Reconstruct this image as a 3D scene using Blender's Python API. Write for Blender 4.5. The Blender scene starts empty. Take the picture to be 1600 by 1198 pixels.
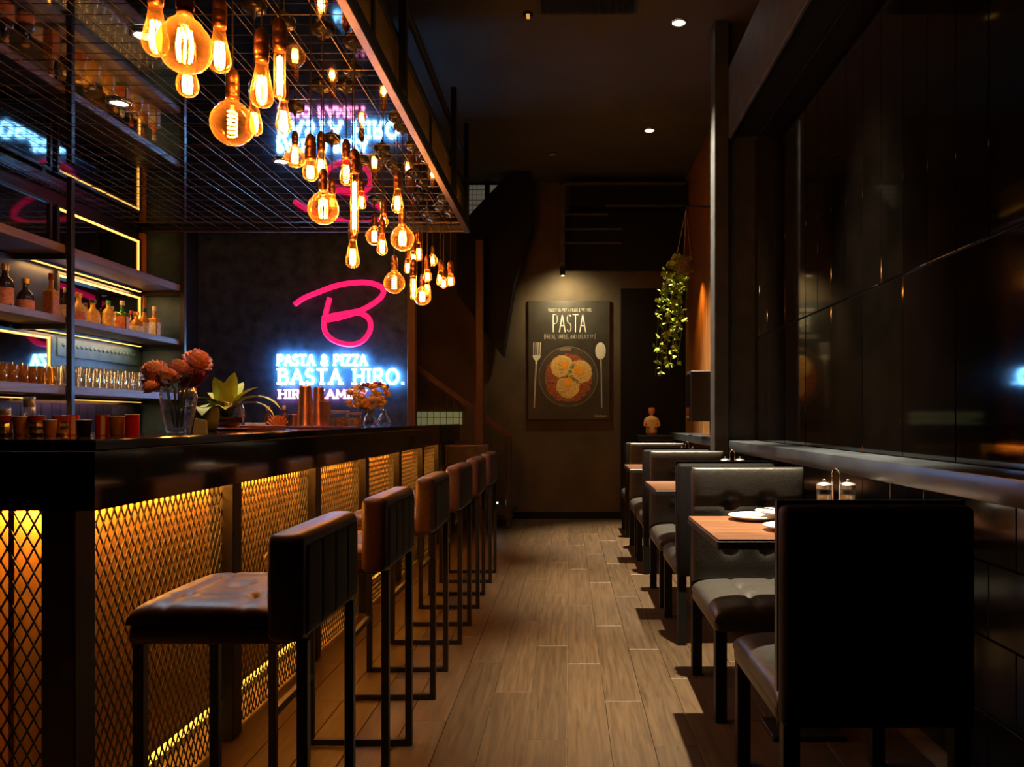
import bpy, bmesh, math, random
from mathutils import Vector, Matrix
random.seed(7)
PI = math.pi
scene = bpy.context.scene
COL = scene.collection

# ------------------------------------------------------------------ camera
F, CX, CY, H = 1210.0, 888.0, 655.0, 1.18      # focal length and vanishing point in pixels (1600x1198), eye height
cam_d = bpy.data.cameras.new('camera')
cam_d.sensor_width = 36.0
cam_d.lens = F / 1600 * 36
cam_d.shift_x = (800 - CX) / 1600
cam_d.shift_y = (CY - 599) / 1600
cam_d.clip_start = 0.05
cam = bpy.data.objects.new('camera', cam_d)
COL.objects.link(cam)
cam.location = (0, 0, H)
cam.rotation_euler = (PI / 2, 0, 0)
scene.camera = cam

# ------------------------------------------------------------------ world, exposure
w = bpy.data.worlds.new('world')
scene.world = w
w.use_nodes = True
w.node_tree.nodes['Background'].inputs[0].default_value = (0.55, 0.5, 0.42, 1)
w.node_tree.nodes['Background'].inputs[1].default_value = 0.0006
vs = scene.view_settings
vs.view_transform = 'Standard'
vs.look = 'None'
vs.exposure = 0.0
vs.gamma = 1.0
vs.use_curve_mapping = False
try:
    cy = scene.cycles
    cy.caustics_reflective = False
    cy.caustics_refractive = False
    cy.sample_clamp_indirect = 4.0
    cy.transparent_max_bounces = 24
    cy.max_bounces = 8
except Exception:
    pass

BULB_W = 5.2        # watts of each filament bulb
SPOT_W = 2700.0       # ceiling downlights over the tables
CEIL = 4.0           # room ceiling
CAN = 2.77           # mirrored canopy above the bar
XB, XP = -1.18, -1.23   # countertop edge, bar post plane
XSH, XW = -3.20, -3.54  # shelf front, bar wall
XR = 1.33            # right wall
YB = 9.21            # back wall
YS = 7.45            # sign wall


def lamp(name, kind, loc, energy, color, parent=None, size=0.03, spot=None, blend=0.5, target=None):
    d = bpy.data.lights.new(name, kind)
    d.energy = energy
    d.color = color
    if kind in ('POINT', 'SPOT'):
        d.shadow_soft_size = size
    if kind == 'SPOT':
        d.spot_size = math.radians(spot)
        d.spot_blend = blend
    o = bpy.data.objects.new(name, d)
    COL.objects.link(o)
    o.location = loc
    if target is not None:
        v = Vector(target) - Vector(loc)
        o.rotation_euler = v.to_track_quat('-Z', 'Y').to_euler()
    if parent is not None:
        o.parent = parent
        o.location = Vector(loc) - parent.location
    return o


def P(px, py, d):
    return ((px - CX) * d / F, d, H - (py - CY) * d / F)


# ------------------------------------------------------------------ materials
MATS = {}


def mat(name, base=(0.5, 0.5, 0.5), rough=0.5, metal=0.0, spec=0.5, vary=0.15, scale=8.0, bump=0.0,
        emit=None, strength=0.0, coat=0.0, rand=0.0, stretch=None):
    if name in MATS:
        return MATS[name]
    m = bpy.data.materials.new(name)
    m.use_nodes = True
    nt = m.node_tree
    b = nt.nodes['Principled BSDF']
    b.inputs['Roughness'].default_value = rough
    b.inputs['Metallic'].default_value = metal
    b.inputs['Specular IOR Level'].default_value = spec
    b.inputs['Coat Weight'].default_value = coat
    b.inputs['Coat Roughness'].default_value = 0.08
    tc = nt.nodes.new('ShaderNodeTexCoord')
    mp = nt.nodes.new('ShaderNodeMapping')
    if stretch:
        mp.inputs['Scale'].default_value = stretch
    nt.links.new(tc.outputs['Object'], mp.inputs['Vector'])
    no = nt.nodes.new('ShaderNodeTexNoise')
    no.inputs['Scale'].default_value = scale
    no.inputs['Detail'].default_value = 5
    nt.links.new(mp.outputs['Vector'], no.inputs['Vector'])
    cr = nt.nodes.new('ShaderNodeValToRGB')
    lo = [max(0, c * (1 - vary)) for c in base]
    hi = [min(1, c * (1 + vary)) for c in base]
    cr.color_ramp.elements[0].position = 0.3
    cr.color_ramp.elements[1].position = 0.7
    cr.color_ramp.elements[0].color = (*lo, 1)
    cr.color_ramp.elements[1].color = (*hi, 1)
    nt.links.new(no.outputs['Fac'], cr.inputs['Fac'])
    colout = cr.outputs['Color']
    if rand:
        oi = nt.nodes.new('ShaderNodeObjectInfo')
        mr = nt.nodes.new('ShaderNodeMapRange')
        mr.inputs['To Min'].default_value = 1 - rand
        mr.inputs['To Max'].default_value = 1 + rand
        nt.links.new(oi.outputs['Random'], mr.inputs['Value'])
        hs = nt.nodes.new('ShaderNodeHueSaturation')
        nt.links.new(mr.outputs['Result'], hs.inputs['Value'])
        nt.links.new(colout, hs.inputs['Color'])
        colout = hs.outputs['Color']
        ad = nt.nodes.new('ShaderNodeVectorMath')
        ad.operation = 'ADD'
        nt.links.new(tc.outputs['Object'], ad.inputs[0])
        ml = nt.nodes.new('ShaderNodeMath')
        ml.operation = 'MULTIPLY'
        ml.inputs[1].default_value = 37.0
        nt.links.new(oi.outputs['Random'], ml.inputs[0])
        nt.links.new(ml.outputs[0], ad.inputs[1])
        nt.links.new(ad.outputs[0], mp.inputs['Vector'])
    nt.links.new(colout, b.inputs['Base Color'])
    if bump:
        bp = nt.nodes.new('ShaderNodeBump')
        bp.inputs['Strength'].default_value = bump
        bp.inputs['Distance'].default_value = 0.004
        nt.links.new(no.outputs['Fac'], bp.inputs['Height'])
        nt.links.new(bp.outputs['Normal'], b.inputs['Normal'])
    if emit:
        b.inputs['Emission Color'].default_value = (*emit, 1)
        b.inputs['Emission Strength'].default_value = strength
    MATS[name] = m
    return m


def glassmat(name, tint, glow=0.0, gcol=(1, 1, 1), edge=0.35):
    """thin-walled glass: tinted transparency, mirror at grazing angles, a little scattering"""
    m = bpy.data.materials.new(name)
    m.use_nodes = True
    nt = m.node_tree
    nt.nodes.remove(nt.nodes['Principled BSDF'])
    out = nt.nodes['Material Output']
    tr = nt.nodes.new('ShaderNodeBsdfTransparent')
    tr.inputs[0].default_value = (*tint, 1)
    gl = nt.nodes.new('ShaderNodeBsdfGlossy')
    gl.inputs['Color'].default_value = (*[min(1, c * 0.6 + 0.4) for c in tint], 1)
    gl.inputs['Roughness'].default_value = 0.06
    tl = nt.nodes.new('ShaderNodeBsdfTranslucent')
    tl.inputs[0].default_value = (*gcol, 1)
    lw = nt.nodes.new('ShaderNodeLayerWeight')
    lw.inputs['Blend'].default_value = edge
    no = nt.nodes.new('ShaderNodeTexNoise')
    no.inputs['Scale'].default_value = 30
    mr = nt.nodes.new('ShaderNodeMapRange')
    mr.inputs['To Min'].default_value = 0.75
    mr.inputs['To Max'].default_value = 1.1
    nt.links.new(no.outputs['Fac'], mr.inputs['Value'])
    mu = nt.nodes.new('ShaderNodeMath')
    mu.operation = 'MULTIPLY'
    nt.links.new(lw.outputs['Facing'], mu.inputs[0])
    nt.links.new(mr.outputs['Result'], mu.inputs[1])
    mx = nt.nodes.new('ShaderNodeMixShader')
    nt.links.new(mu.outputs[0], mx.inputs[0])
    nt.links.new(tr.outputs[0], mx.inputs[1])
    if glow > 0:
        m2 = nt.nodes.new('ShaderNodeMixShader')
        m2.inputs[0].default_value = glow
        nt.links.new(gl.outputs[0], m2.inputs[1])
        nt.links.new(tl.outputs[0], m2.inputs[2])
        nt.links.new(m2.outputs[0], mx.inputs[2])
    else:
        nt.links.new(gl.outputs[0], mx.inputs[2])
    nt.links.new(mx.outputs[0], out.inputs[0])
    MATS[name] = m
    return m


def woodmat(name, c1, c2, rough, scale, axis, rand=0.12, coat=0.0, fine=60):
    m = bpy.data.materials.new(name)
    m.use_nodes = True
    nt = m.node_tree
    b = nt.nodes['Principled BSDF']
    b.inputs['Roughness'].default_value = rough
    b.inputs['Coat Weight'].default_value = coat
    tc = nt.nodes.new('ShaderNodeTexCoord')
    oi = nt.nodes.new('ShaderNodeObjectInfo')
    ml = nt.nodes.new('ShaderNodeMath')
    ml.operation = 'MULTIPLY'
    ml.inputs[1].default_value = 53.0
    nt.links.new(oi.outputs['Random'], ml.inputs[0])
    ad = nt.nodes.new('ShaderNodeVectorMath')
    ad.operation = 'ADD'
    nt.links.new(tc.outputs['Object'], ad.inputs[0])
    nt.links.new(ml.outputs[0], ad.inputs[1])
    mp = nt.nodes.new('ShaderNodeMapping')
    s = [fine, fine, fine]
    s[axis] = scale
    mp.inputs['Scale'].default_value = s
    nt.links.new(ad.outputs[0], mp.inputs['Vector'])
    no = nt.nodes.new('ShaderNodeTexNoise')
    no.inputs['Scale'].default_value = 1.0
    no.inputs['Detail'].default_value = 6
    no.inputs['Roughness'].default_value = 0.65
    no.inputs['Distortion'].default_value = 0.6
    nt.links.new(mp.outputs['Vector'], no.inputs['Vector'])
    cr = nt.nodes.new('ShaderNodeValToRGB')
    cr.color_ramp.elements[0].position = 0.32
    cr.color_ramp.elements[1].position = 0.68
    cr.color_ramp.elements[0].color = (*c1, 1)
    cr.color_ramp.elements[1].color = (*c2, 1)
    nt.links.new(no.outputs['Fac'], cr.inputs['Fac'])
    mr = nt.nodes.new('ShaderNodeMapRange')
    mr.inputs['To Min'].default_value = 1 - rand
    mr.inputs['To Max'].default_value = 1 + rand
    nt.links.new(oi.outputs['Random'], mr.inputs['Value'])
    hs = nt.nodes.new('ShaderNodeHueSaturation')
    nt.links.new(mr.outputs['Result'], hs.inputs['Value'])
    nt.links.new(cr.outputs['Color'], hs.inputs['Color'])
    nt.links.new(hs.outputs['Color'], b.inputs['Base Color'])
    bp = nt.nodes.new('ShaderNodeBump')
    bp.inputs['Strength'].default_value = 0.25
    bp.inputs['Distance'].default_value = 0.001
    nt.links.new(no.outputs['Fac'], bp.inputs['Height'])
    nt.links.new(bp.outputs['Normal'], b.inputs['Normal'])
    MATS[name] = m
    return m


M = mat
black_metal = M('black_metal', (0.012, 0.011, 0.011), 0.42, 0.0, 0.5, bump=0.05, scale=60)
satin_black = M('satin_black', (0.004, 0.0037, 0.0034), 0.6, 0.0, 0.2, scale=30, bump=0.05)
frame_steel = M('frame_steel', (0.16, 0.12, 0.10), 0.38, 0.8, scale=30, bump=0.04)
stone = M('black_stone', (0.008, 0.008, 0.0075), 0.07, 0.0, 0.6, vary=0.5, scale=40)
leather = M('black_leather', (0.034, 0.031, 0.026), 0.40, 0.0, 0.5, vary=0.25, scale=90, bump=0.16)
fabric = M('grey_black_fabric', (0.045, 0.040, 0.030), 0.75, 0.0, 0.3, vary=0.4, scale=220, bump=0.2)
stool_leather = M('brown_black_leather', (0.075, 0.036, 0.028), 0.40, 0.0, 0.5, vary=0.25, scale=80, bump=0.12)
gold_panel = M('ochre_panel', (0.46, 0.25, 0.07), 0.55, vary=0.2, scale=5, bump=0.05)
mesh_metal = M('expanded_metal', (0.008, 0.006, 0.004), 0.6, 0.0, scale=40)
plaster = M('brown_plaster', (0.075, 0.055, 0.034), 0.8, vary=0.35, scale=2.2, bump=0.3)
ceil_m = M('ceiling_paint', (0.062, 0.056, 0.042), 0.85, vary=0.15, scale=2)
panel_m = M('black_gloss_panel', (0.0035, 0.0028, 0.0022), 0.055, 0.0, 0.55, vary=0.3, scale=5, rand=0.3)
tile_m = M('black_wall_tile', (0.004, 0.0035, 0.003), 0.16, 0.0, 0.5, vary=0.3, scale=12, rand=0.3)
seam_m = M('panel_backing', (0.010, 0.008, 0.007), 0.6)
ledge_m = M('grey_stone_ledge', (0.040, 0.048, 0.058), 0.34, vary=0.45, scale=6, bump=0.06)
column_m = M('grey_painted_column', (0.038, 0.043, 0.047), 0.6, vary=0.3, scale=9, bump=0.15)
grout = M('pale_grout', (0.24, 0.175, 0.10), 0.8)
plank_m = woodmat('wood_plank', (0.040, 0.023, 0.010), (0.090, 0.056, 0.027), 0.42, 3.0, 1, 0.16)
walnut = woodmat('walnut', (0.085, 0.030, 0.010), (0.27, 0.115, 0.045), 0.40, 3.5, 0, 0.05, 0.0, 70)
shelf_m = woodmat('shelf_wood', (0.13, 0.085, 0.085), (0.24, 0.165, 0.16), 0.5, 3.0, 1, 0.08, 0.0, 40)
blue_m = M('blue_steel', (0.035, 0.10, 0.22), 0.5, vary=0.25, scale=12, bump=0.08)  # plain blue base for the end panel, rivet plate and back board
navy_tile = M('navy_tile', (0.012, 0.014, 0.045), 0.15, rand=0.4, scale=10)
darkwall = M('dark_bar_wall', (0.012, 0.012, 0.014), 0.22, scale=6, vary=0.4)
mirror_m = M('dark_mirror', (0.42, 0.40, 0.38), 0.035, 1.0, scale=3, vary=0.08)
tint_mirror = M('smoked_mirror', (0.16, 0.155, 0.15), 0.04, 1.0, scale=3, vary=0.1)
wire_m = M('wire_steel', (0.22, 0.20, 0.19), 0.35, 0.9, scale=50)
brass = M('aged_brass', (0.24, 0.10, 0.035), 0.36, 0.9, scale=60, vary=0.3)
copper = M('copper', (0.80, 0.36, 0.20), 0.32, 1.0, scale=20, vary=0.2)
chrome = M('chrome', (0.75, 0.74, 0.72), 0.14, 1.0, scale=20, vary=0.05)
porcelain = M('white_porcelain', (0.82, 0.80, 0.76), 0.18, vary=0.03, scale=5)
cream = M('cream_board', (0.62, 0.50, 0.30), 0.6, scale=20)
amber = glassmat('amber_glass', (1.0, 0.62, 0.28), 0.14, (1.0, 0.40, 0.08), 0.42)
clear = glassmat('clear_glass', (0.96, 0.97, 0.98), 0.12, (0.9, 0.9, 0.9), 0.36)
filament_m = M('hot_filament', (1, 0.6, 0.2), 0.5, emit=(1.0, 0.50, 0.13), strength=60.0)
neon_pink = M('neon_pink', (0.9, 0.02, 0.2), 0.4, emit=(1.0, 0.012, 0.13), strength=1.15)
neon_white = M('neon_white', (0.9, 0.95, 1.0), 0.4, emit=(0.16, 0.52, 1.0), strength=26.0)
neon_rose = M('neon_rose', (0.9, 0.6, 0.8), 0.4, emit=(1.0, 0.30, 0.62), strength=4.0)
led_warm = M('led_warm', (1, 0.7, 0.3), 0.5, emit=(1.0, 0.36, 0.045), strength=180.0)
led_base = M('led_base', (1, 0.7, 0.3), 0.5, emit=(1.0, 0.50, 0.06), strength=2.0)
led_frame = M('led_frame', (1, 0.7, 0.3), 0.5, emit=(1.0, 0.42, 0.07), strength=3.0)
lens_on = M('downlight_lens', (1, 1, 1), 0.5, emit=(1.0, 0.93, 0.78), strength=14.0)
lens_off = M('downlight_lens_unlit', (0.35, 0.30, 0.22), 0.4)
leaf_green = M('ivy_leaf', (0.30, 0.40, 0.02), 0.7, 0, 0.25, rand=0.45, scale=40)
lily_green = M('lily_leaf', (0.62, 0.70, 0.09), 0.45, rand=0.3, scale=30)
stem_green = M('green_stem', (0.10, 0.14, 0.03), 0.5, scale=30)
peony_pink = M('coral_petal', (1.0, 0.48, 0.38), 0.6, rand=0.15, scale=30, vary=0.25)
peony_dark = M('crimson_petal', (0.30, 0.02, 0.09), 0.6, rand=0.2, scale=30, vary=0.3)
orange_dry = M('dried_orange_petal', (0.98, 0.44, 0.08), 0.65, rand=0.35, scale=40)
water_m = glassmat('water', (0.80, 0.83, 0.82), 0.2, (0.5, 0.5, 0.45), 0.25)
red_m = M('red_enamel', (0.55, 0.015, 0.02), 0.3, scale=20)
white_band = M('cream_band', (0.75, 0.68, 0.52), 0.4, scale=20)
amber_cup = M('amber_cup', (0.55, 0.26, 0.07), 0.35, scale=25, vary=0.3)
gold_cut = M('gold_cut_glass', (0.75, 0.55, 0.25), 0.16, 0.85, scale=50, vary=0.4)
dark_cup = M('dark_cup', (0.02, 0.015, 0.012), 0.2, scale=25)
print_white = M('poster_white', (0.74, 0.72, 0.66), 0.6)
print_grey = M('poster_grey', (0.40, 0.38, 0.34), 0.6)
poster_black = M('poster_black', (0.028, 0.027, 0.024), 0.5, vary=0.35, scale=5)


# ------------------------------------------------------------------ mesh builder
class MB:
    def __init__(s):
        s.v, s.f = [], []

    def add(s, vs, fs):
        n = len(s.v)
        s.v += [tuple(p) for p in vs]
        s.f += [tuple(i + n for i in f) for f in fs]
        return s

    def box(s, x0, x1, y0, y1, z0, z1):
        return s.add([(x0, y0, z0), (x1, y0, z0), (x1, y1, z0), (x0, y1, z0), (x0, y0, z1), (x1, y0, z1), (x1, y1, z1), (x0, y1, z1)],
                     [(0, 3, 2, 1), (4, 5, 6, 7), (0, 1, 5, 4), (1, 2, 6, 5), (2, 3, 7, 6), (3, 0, 4, 7)])

    def cbox(s, x0, x1, y0, y1, z0, z1, c=0.004, seg=1):
        bm = bmesh.new()
        bmesh.ops.create_cube(bm, size=1)
        for v in bm.verts:
            v.co = Vector(((x0 + x1) / 2 + v.co.x * (x1 - x0), (y0 + y1) / 2 + v.co.y * (y1 - y0), (z0 + z1) / 2 + v.co.z * (z1 - z0)))
        bmesh.ops.bevel(bm, geom=list(bm.edges), offset=c, segments=seg, profile=0.5, affect='EDGES')
        bm.verts.index_update()
        s.add([v.co for v in bm.verts], [[v.index for v in f.verts] for f in bm.faces])
        bm.free()
        return s

    def tube(s, pts, r, n=8, closed=False, caps=True):
        pts = [Vector(p) for p in pts]
        k = len(pts)
        rr = r if isinstance(r, (list, tuple)) else [r] * k
        prev = None
        base = len(s.v)
        for i, p in enumerate(pts):
            if closed:
                t = pts[(i + 1) % k] - pts[i - 1]
            else:
                t = pts[min(i + 1, k - 1)] - pts[max(i - 1, 0)]
            t.normalize()
            if prev is None:
                a = Vector((0, 0, 1)) if abs(t.z) < 0.9 else Vector((1, 0, 0))
                u = t.cross(a).normalized()
            else:
                u = (prev - t * prev.dot(t)).normalized()
            prev = u
            q = t.cross(u)
            for j in range(n):
                an = 2 * PI * (j + 0.5) / n
                s.v.append(tuple(p + (u * math.cos(an) + q * math.sin(an)) * rr[i]))
        m = k if closed else k - 1
        for i in range(m):
            for j in range(n):
                a = base + i * n + j
                b = base + i * n + (j + 1) % n
                c = base + ((i + 1) % k) * n + (j + 1) % n
                d = base + ((i + 1) % k) * n + j
                s.f.append((a, b, c, d))
        if caps and not closed:
            s.f.append(tuple(base + j for j in range(n))[::-1])
            s.f.append(tuple(base + (k - 1) * n + j for j in range(n)))
        return s

    def lathe(s, prof, n=20, c=(0, 0, 0), cap0=True, cap1=True):
        base = len(s.v)
        for r, z in prof:
            for j in range(n):
                a = 2 * PI * j / n
                s.v.append((c[0] + r * math.cos(a), c[1] + r * math.sin(a), c[2] + z))
        for i in range(len(prof) - 1):
            for j in range(n):
                s.f.append((base + i * n + j, base + i * n + (j + 1) % n, base + (i + 1) * n + (j + 1) % n, base + (i + 1) * n + j))
        if cap0:
            s.f.append(tuple(base + j for j in range(n))[::-1])
        if cap1:
            s.f.append(tuple(base + (len(prof) - 1) * n + j for j in range(n)))
        return s

    def cushion(s, o, ax, ay, an, w, h, t, nx=28, ny=28, p=6.0, buttons=(), sx=(), sy=(), dip=0.45, sig=0.16):
        """padded sheet: o = centre of its base, spans w along ax and h along ay, bulges t along an"""
        o, ax, ay, an = Vector(o), Vector(ax), Vector(ay), Vector(an)
        base = len(s.v)
        for j in range(ny + 1):
            v = math.sin(PI / 2 * (2 * j / ny - 1))
            for i in range(nx + 1):
                u = math.sin(PI / 2 * (2 * i / nx - 1))
                z = ((1 - abs(u) ** p) ** (1 / p)) * ((1 - abs(v) ** p) ** (1 / p))
                k = 0
                for bu, bv in buttons:
                    rr = ((u - bu) * w) ** 2 + ((v - bv) * h) ** 2
                    k += dip * math.exp(-rr / (sig * min(w, h)) ** 2)
                for q in sx:
                    k += 0.16 * math.exp(-((u - q) * w / 0.012) ** 2)
                for q in sy:
                    k += 0.16 * math.exp(-((v - q) * h / 0.012) ** 2)
                z *= max(0.1, 1 - k)
                s.v.append(tuple(o + ax * (u * w / 2) + ay * (v * h / 2) + an * (z * t)))
        for j in range(ny):
            for i in range(nx):
                a = base + j * (nx + 1) + i
                s.f.append((a, a + 1, a + nx + 2, a + nx + 1))
        return s

    def mesh(s, name, smooth=False):
        me = bpy.data.meshes.new(name)
        me.from_pydata(s.v, [], s.f)
        me.validate()
        if smooth:
            for p in me.polygons:
                p.use_smooth = True
        me.update()
        return me

    def obj(s, name, material, parent=None, smooth=False, loc=(0, 0, 0), sharp=None):
        me = s.mesh(name, smooth)
        return link(name, me, material, parent, loc, sharp if smooth else None)


def link(name, me, material, parent=None, loc=(0, 0, 0), sharp=None):
    if material and not me.materials:
        me.materials.append(material)
    o = bpy.data.objects.new(name, me)
    COL.objects.link(o)
    o.location = loc
    if parent is not None:
        o.parent = parent
    if sharp:
        try:
            me.set_sharp_from_angle(angle=math.radians(sharp))
        except Exception:
            pass
    return o


def tag(o, label, cat, group=None):
    o['label'] = label
    o['category'] = cat
    if group:
        o['group'] = group
    return o


def thing(name, label, cat, loc=(0, 0, 0), rz=0.0, group=None):
    o = bpy.data.objects.new(name, None)
    o.empty_display_size = 0.05
    COL.objects.link(o)
    o.location = loc
    o.rotation_euler = (0, 0, rz)
    return tag(o, label, cat, group)


def struct(o, label=None, cat=None):
    o['kind'] = 'structure'
    if label:
        o['label'] = label
    if cat:
        o['category'] = cat
    return o


def copy_tree(o, parent=None):
    c = o.copy()
    COL.objects.link(c)
    c.parent = parent
    for ch in o.children:
        copy_tree(ch, c)
    return c


# ================================================================== SETTING
# floor: pale grout bed with separate planks
fl = struct(MB().box(-3.7, 1.6, -0.6, 9.4, -0.06, -0.008).obj('floor', grout), 'dark wood-look plank floor running down the aisle', 'floor')
PWD, PLN = 0.157, 1.18
plank_me = MB().cbox(-PWD / 2 + 0.0011, PWD / 2 - 0.0011, -PLN / 2 + 0.0011, PLN / 2 - 0.0011, -0.009, 0.0, 0.0012).mesh('plank')
for r in range(17):
    x = -1.26 + PWD / 2 + r * PWD
    if x > XR:
        break
    y = 0.2 - [0, .42, .8, .18, .6, .97, .33, .75][r % 8] * PLN
    while y < 9.15:
        if y + PLN > 0.9:
            e = min(y + PLN, 9.205)
            o = link('plank', plank_me, plank_m, fl, (x, (y + e) / 2, 0))
            o.scale.y = (e - y) / PLN
        y += PLN
# back wall
wb = struct(MB().box(-3.7, 1.6, YB, YB + 0.15, 0, CEIL).obj('wall_back', plaster), 'brown mottled plaster wall behind the poster', 'wall')
struct(MB().cbox(-0.70, 0.75, YB - 0.025, YB - 0.001, 0.0, 0.085).obj('baseboard_back', satin_black), 'black skirting along the back wall', 'baseboard')
struct(MB().box(-3.7, 1.6, -0.6, 9.4, CEIL, CEIL + 0.1).obj('ceiling', ceil_m), 'dark olive painted ceiling', 'ceiling')
struct(MB().box(-3.72, XW - 0.02, -0.6, YB, 0, CEIL).obj('wall_left', darkwall), 'dark wall behind the bar shelves', 'wall')
# right wall with glossy panels
wr = struct(MB().box(XR + 0.012, 1.5, -0.6, 5.62, 0, CEIL).obj('wall_right', seam_m), 'black glossy panelled wall beside the booths', 'wall')
Z_LEDGE, Z_SEAM, Z_PTOP = 1.03, 1.755, 3.16
low_me = MB().cbox(0, 0.012, -0.2085, 0.2085, Z_LEDGE, Z_SEAM - 0.003, 0.0035).mesh('panel')
up_me = MB().cbox(0, 0.012, -0.1035, 0.1035, Z_SEAM + 0.003, Z_PTOP, 0.0030).mesh('panel')
y = 5.60
while y > 0.3:
    o = link('panel', low_me, panel_m, wr, (XR, y - 0.21, 0))
    o.rotation_euler = (0, 0, random.uniform(-1, 1) * 0.0022)
    for k in (0.105, 0.315):
        o = link('panel', up_me, panel_m, wr, (XR, y - k, 0))
        o.rotation_euler = (0, 0, random.uniform(-1, 1) * 0.0022)
    y -= 0.42
t_me = MB().cbox(0, 0.012, -0.1485, 0.1485, -0.1185, 0.1185, 0.003).mesh('tile')
for r in range(4):
    y = 5.60 - (0.15 if r % 2 else 0.30)
    while y > 0.6:
        link('tile', t_me, tile_m, wr, (XR, y, 0.125 + r * 0.24))
        y -= 0.30
lg = struct(MB().cbox(1.13, XR - 0.002, 0.2, 5.45, 0.955, Z_LEDGE, 0.006, 2).obj('trim_1', ledge_m, smooth=True, sharp=40), 'grey stone ledge running along the right wall above the tables', 'ledge')
# column, beam, rear right wall
struct(MB().cbox(1.03, 1.135, 5.47, 5.62, 0, CEIL, 0.006).cbox(1.135, XR + 0.1, 5.52, 5.62, 0, CEIL, 0.004).obj('trim_2', column_m), 'grey painted column at the end of the panelled wall', 'column')
struct(MB().cbox(1.13, 1.155, 0.1, 5.47, Z_PTOP, 3.66, 0.006).obj('trim_3', column_m), 'grey beam above the panelled wall', 'beam')
struct(MB().box(1.156, XR + 0.01, 0.1, 5.47, Z_PTOP + 0.02, 3.66).obj('trim_10', satin_black), 'beam underside coloured black for shade above the panelled wall', 'soffit')  # underside of the beam, its shade put in as a black box
struct(MB().box(XR + 0.05, 1.5, 5.62, YB, 0, CEIL).obj('wall_right_rear', M('amber_wood_wall', (0.30, 0.135, 0.045), 0.35, vary=0.4, scale=3, stretch=(1, 6, 0.8))), 'amber brown wall beyond the grey column', 'wall')
struct(MB().cbox(1.17, XR + 0.048, 5.63, 8.9, 0.955, Z_LEDGE, 0.005).obj('trim_4', ledge_m), 'narrow dark ledge on the wall beyond the column', 'ledge')
# ceiling bulkhead rear right: hollow dark frame with rails
bh = struct(MB().box(0.02, XR + 0.04, 8.86, 9.19, 3.62, 3.88).obj('trim_5', satin_black), 'dark bulkhead hanging at the rear right in front of the back wall', 'bulkhead')
MB().cbox(-0.095, -0.04, 8.80, 8.85, 2.95, 3.88, 0.004).obj('hanger', column_m, bh)
MB().cbox(-0.095, XR, 8.80, 8.85, 3.85, 3.88, 0.003).obj('rail', column_m, bh)
MB().cbox(0.42, XR, 8.80, 8.845, 3.60, 3.62, 0.003).obj('rail', column_m, bh)
for z in (3.53, 3.36, 3.20):
    MB().cbox(-0.04, 0.46 if z > 3.4 else 0.62, 8.9, 8.93, z, z + 0.02, 0.003).obj('rail', column_m, bh)
MB().box(-0.04, XR, 9.10, 9.14, 2.93, 3.62).obj('back_board', satin_black, bh)

# ------------------------------------------------------------------ sign wall and bar end
wsn = struct(MB().box(XW - 0.02, -1.47, YS, YS + 0.08, 0, CAN + 0.25).obj('wall_sign', M('sign_wall_gloss', (0.040, 0.062, 0.105), 0.45, 0.0, 0.2, vary=0.5, scale=9, bump=0.02)), 'dark glossy wall carrying the neon sign', 'wall')
struct(MB().cbox(-1.53, -1.455, YS - 0.10, YS - 0.01, 0, CAN + 0.7, 0.004).obj('trim_6', M('rust_brown_steel', (0.10, 0.045, 0.03), 0.5, scale=20)), 'rust brown steel post at the right edge of the sign wall', 'post')
struct(MB().cbox(-0.99, -0.915, 8.28, 8.355, 0, 3.1, 0.004).obj('trim_7', M('rust_brown_steel'), ), 'rust brown steel post beside the stair handrail', 'post')
struct(MB().box(XW - 0.02, XSH - 0.02, 6.45, 6.52, 0, CAN + 0.1).obj('wall_shelf_end', blue_m), 'blue panel closing the end of the bar shelves', 'wall')

# ------------------------------------------------------------------ canopy over the bar
can = thing('bar_canopy', 'black framed canopy with smoked mirror ceiling and wire grid above the bar', 'canopy', (-2.0, 3.5, CAN))
cx, cyy = -2.0, 3.5
XC0, XC1, YC0, YC1 = XW, -0.855, 0.9, 6.42


def crel(mb, name, m, **k):
    mb.v = [(a - cx, b - cyy, c - CAN) for a, b, c in mb.v]
    return mb.obj(name, m, can, **k)


for i in range(3):
    for j in range(4):
        x0 = XC0 + 0.02 + i * (XC1 - XC0 - 0.04) / 3
        x1 = XC0 + 0.02 + (i + 1) * (XC1 - XC0 - 0.04) / 3
        y0 = YC0 + j * (YC1 - YC0) / 4
        y1 = YC0 + (j + 1) * (YC1 - YC0) / 4
        crel(MB().box(x0 + 0.001, x1 - 0.001, y0 + 0.001, y1 - 0.001, CAN, CAN + 0.012), 'mirror_panel', mirror_m)
crel(MB().cbox(XC1 - 0.005, XC1 + 0.035, YC0, YC1 + 0.03, CAN - 0.040, CAN - 0.008, 0.003), 'edge_beam', frame_steel)
crel(MB().cbox(XC1, XC1 + 0.03, YC0, YC1 + 0.03, CAN - 0.008, CAN + 0.05, 0.003), 'edge_beam', black_metal)
crel(MB().cbox(XC0, XC1, YC1, YC1 + 0.03, CAN - 0.036, CAN + 0.05, 0.003), 'edge_beam', black_metal)
crel(MB().cbox(XC0, XC1, YC1 - 0.012, YC1 + 0.0, CAN - 0.040, CAN - 0.026, 0.002), 'edge_beam', frame_steel)
wx_me = MB().tube([(XC0 - XC1, 0, 0), (0, 0, 0)], 0.0017, 5).mesh('wire')
wy_me = MB().tube([(0, YC0 - YC1, 0), (0, 0, 0)], 0.0017, 5).mesh('wire')
k = YC1 - 0.1
while k > YC0:
    link('wire', wx_me, wire_m, can, (XC1 - cx, k - cyy, -0.022))
    k -= 0.158
k = XC1 - 0.12
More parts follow.
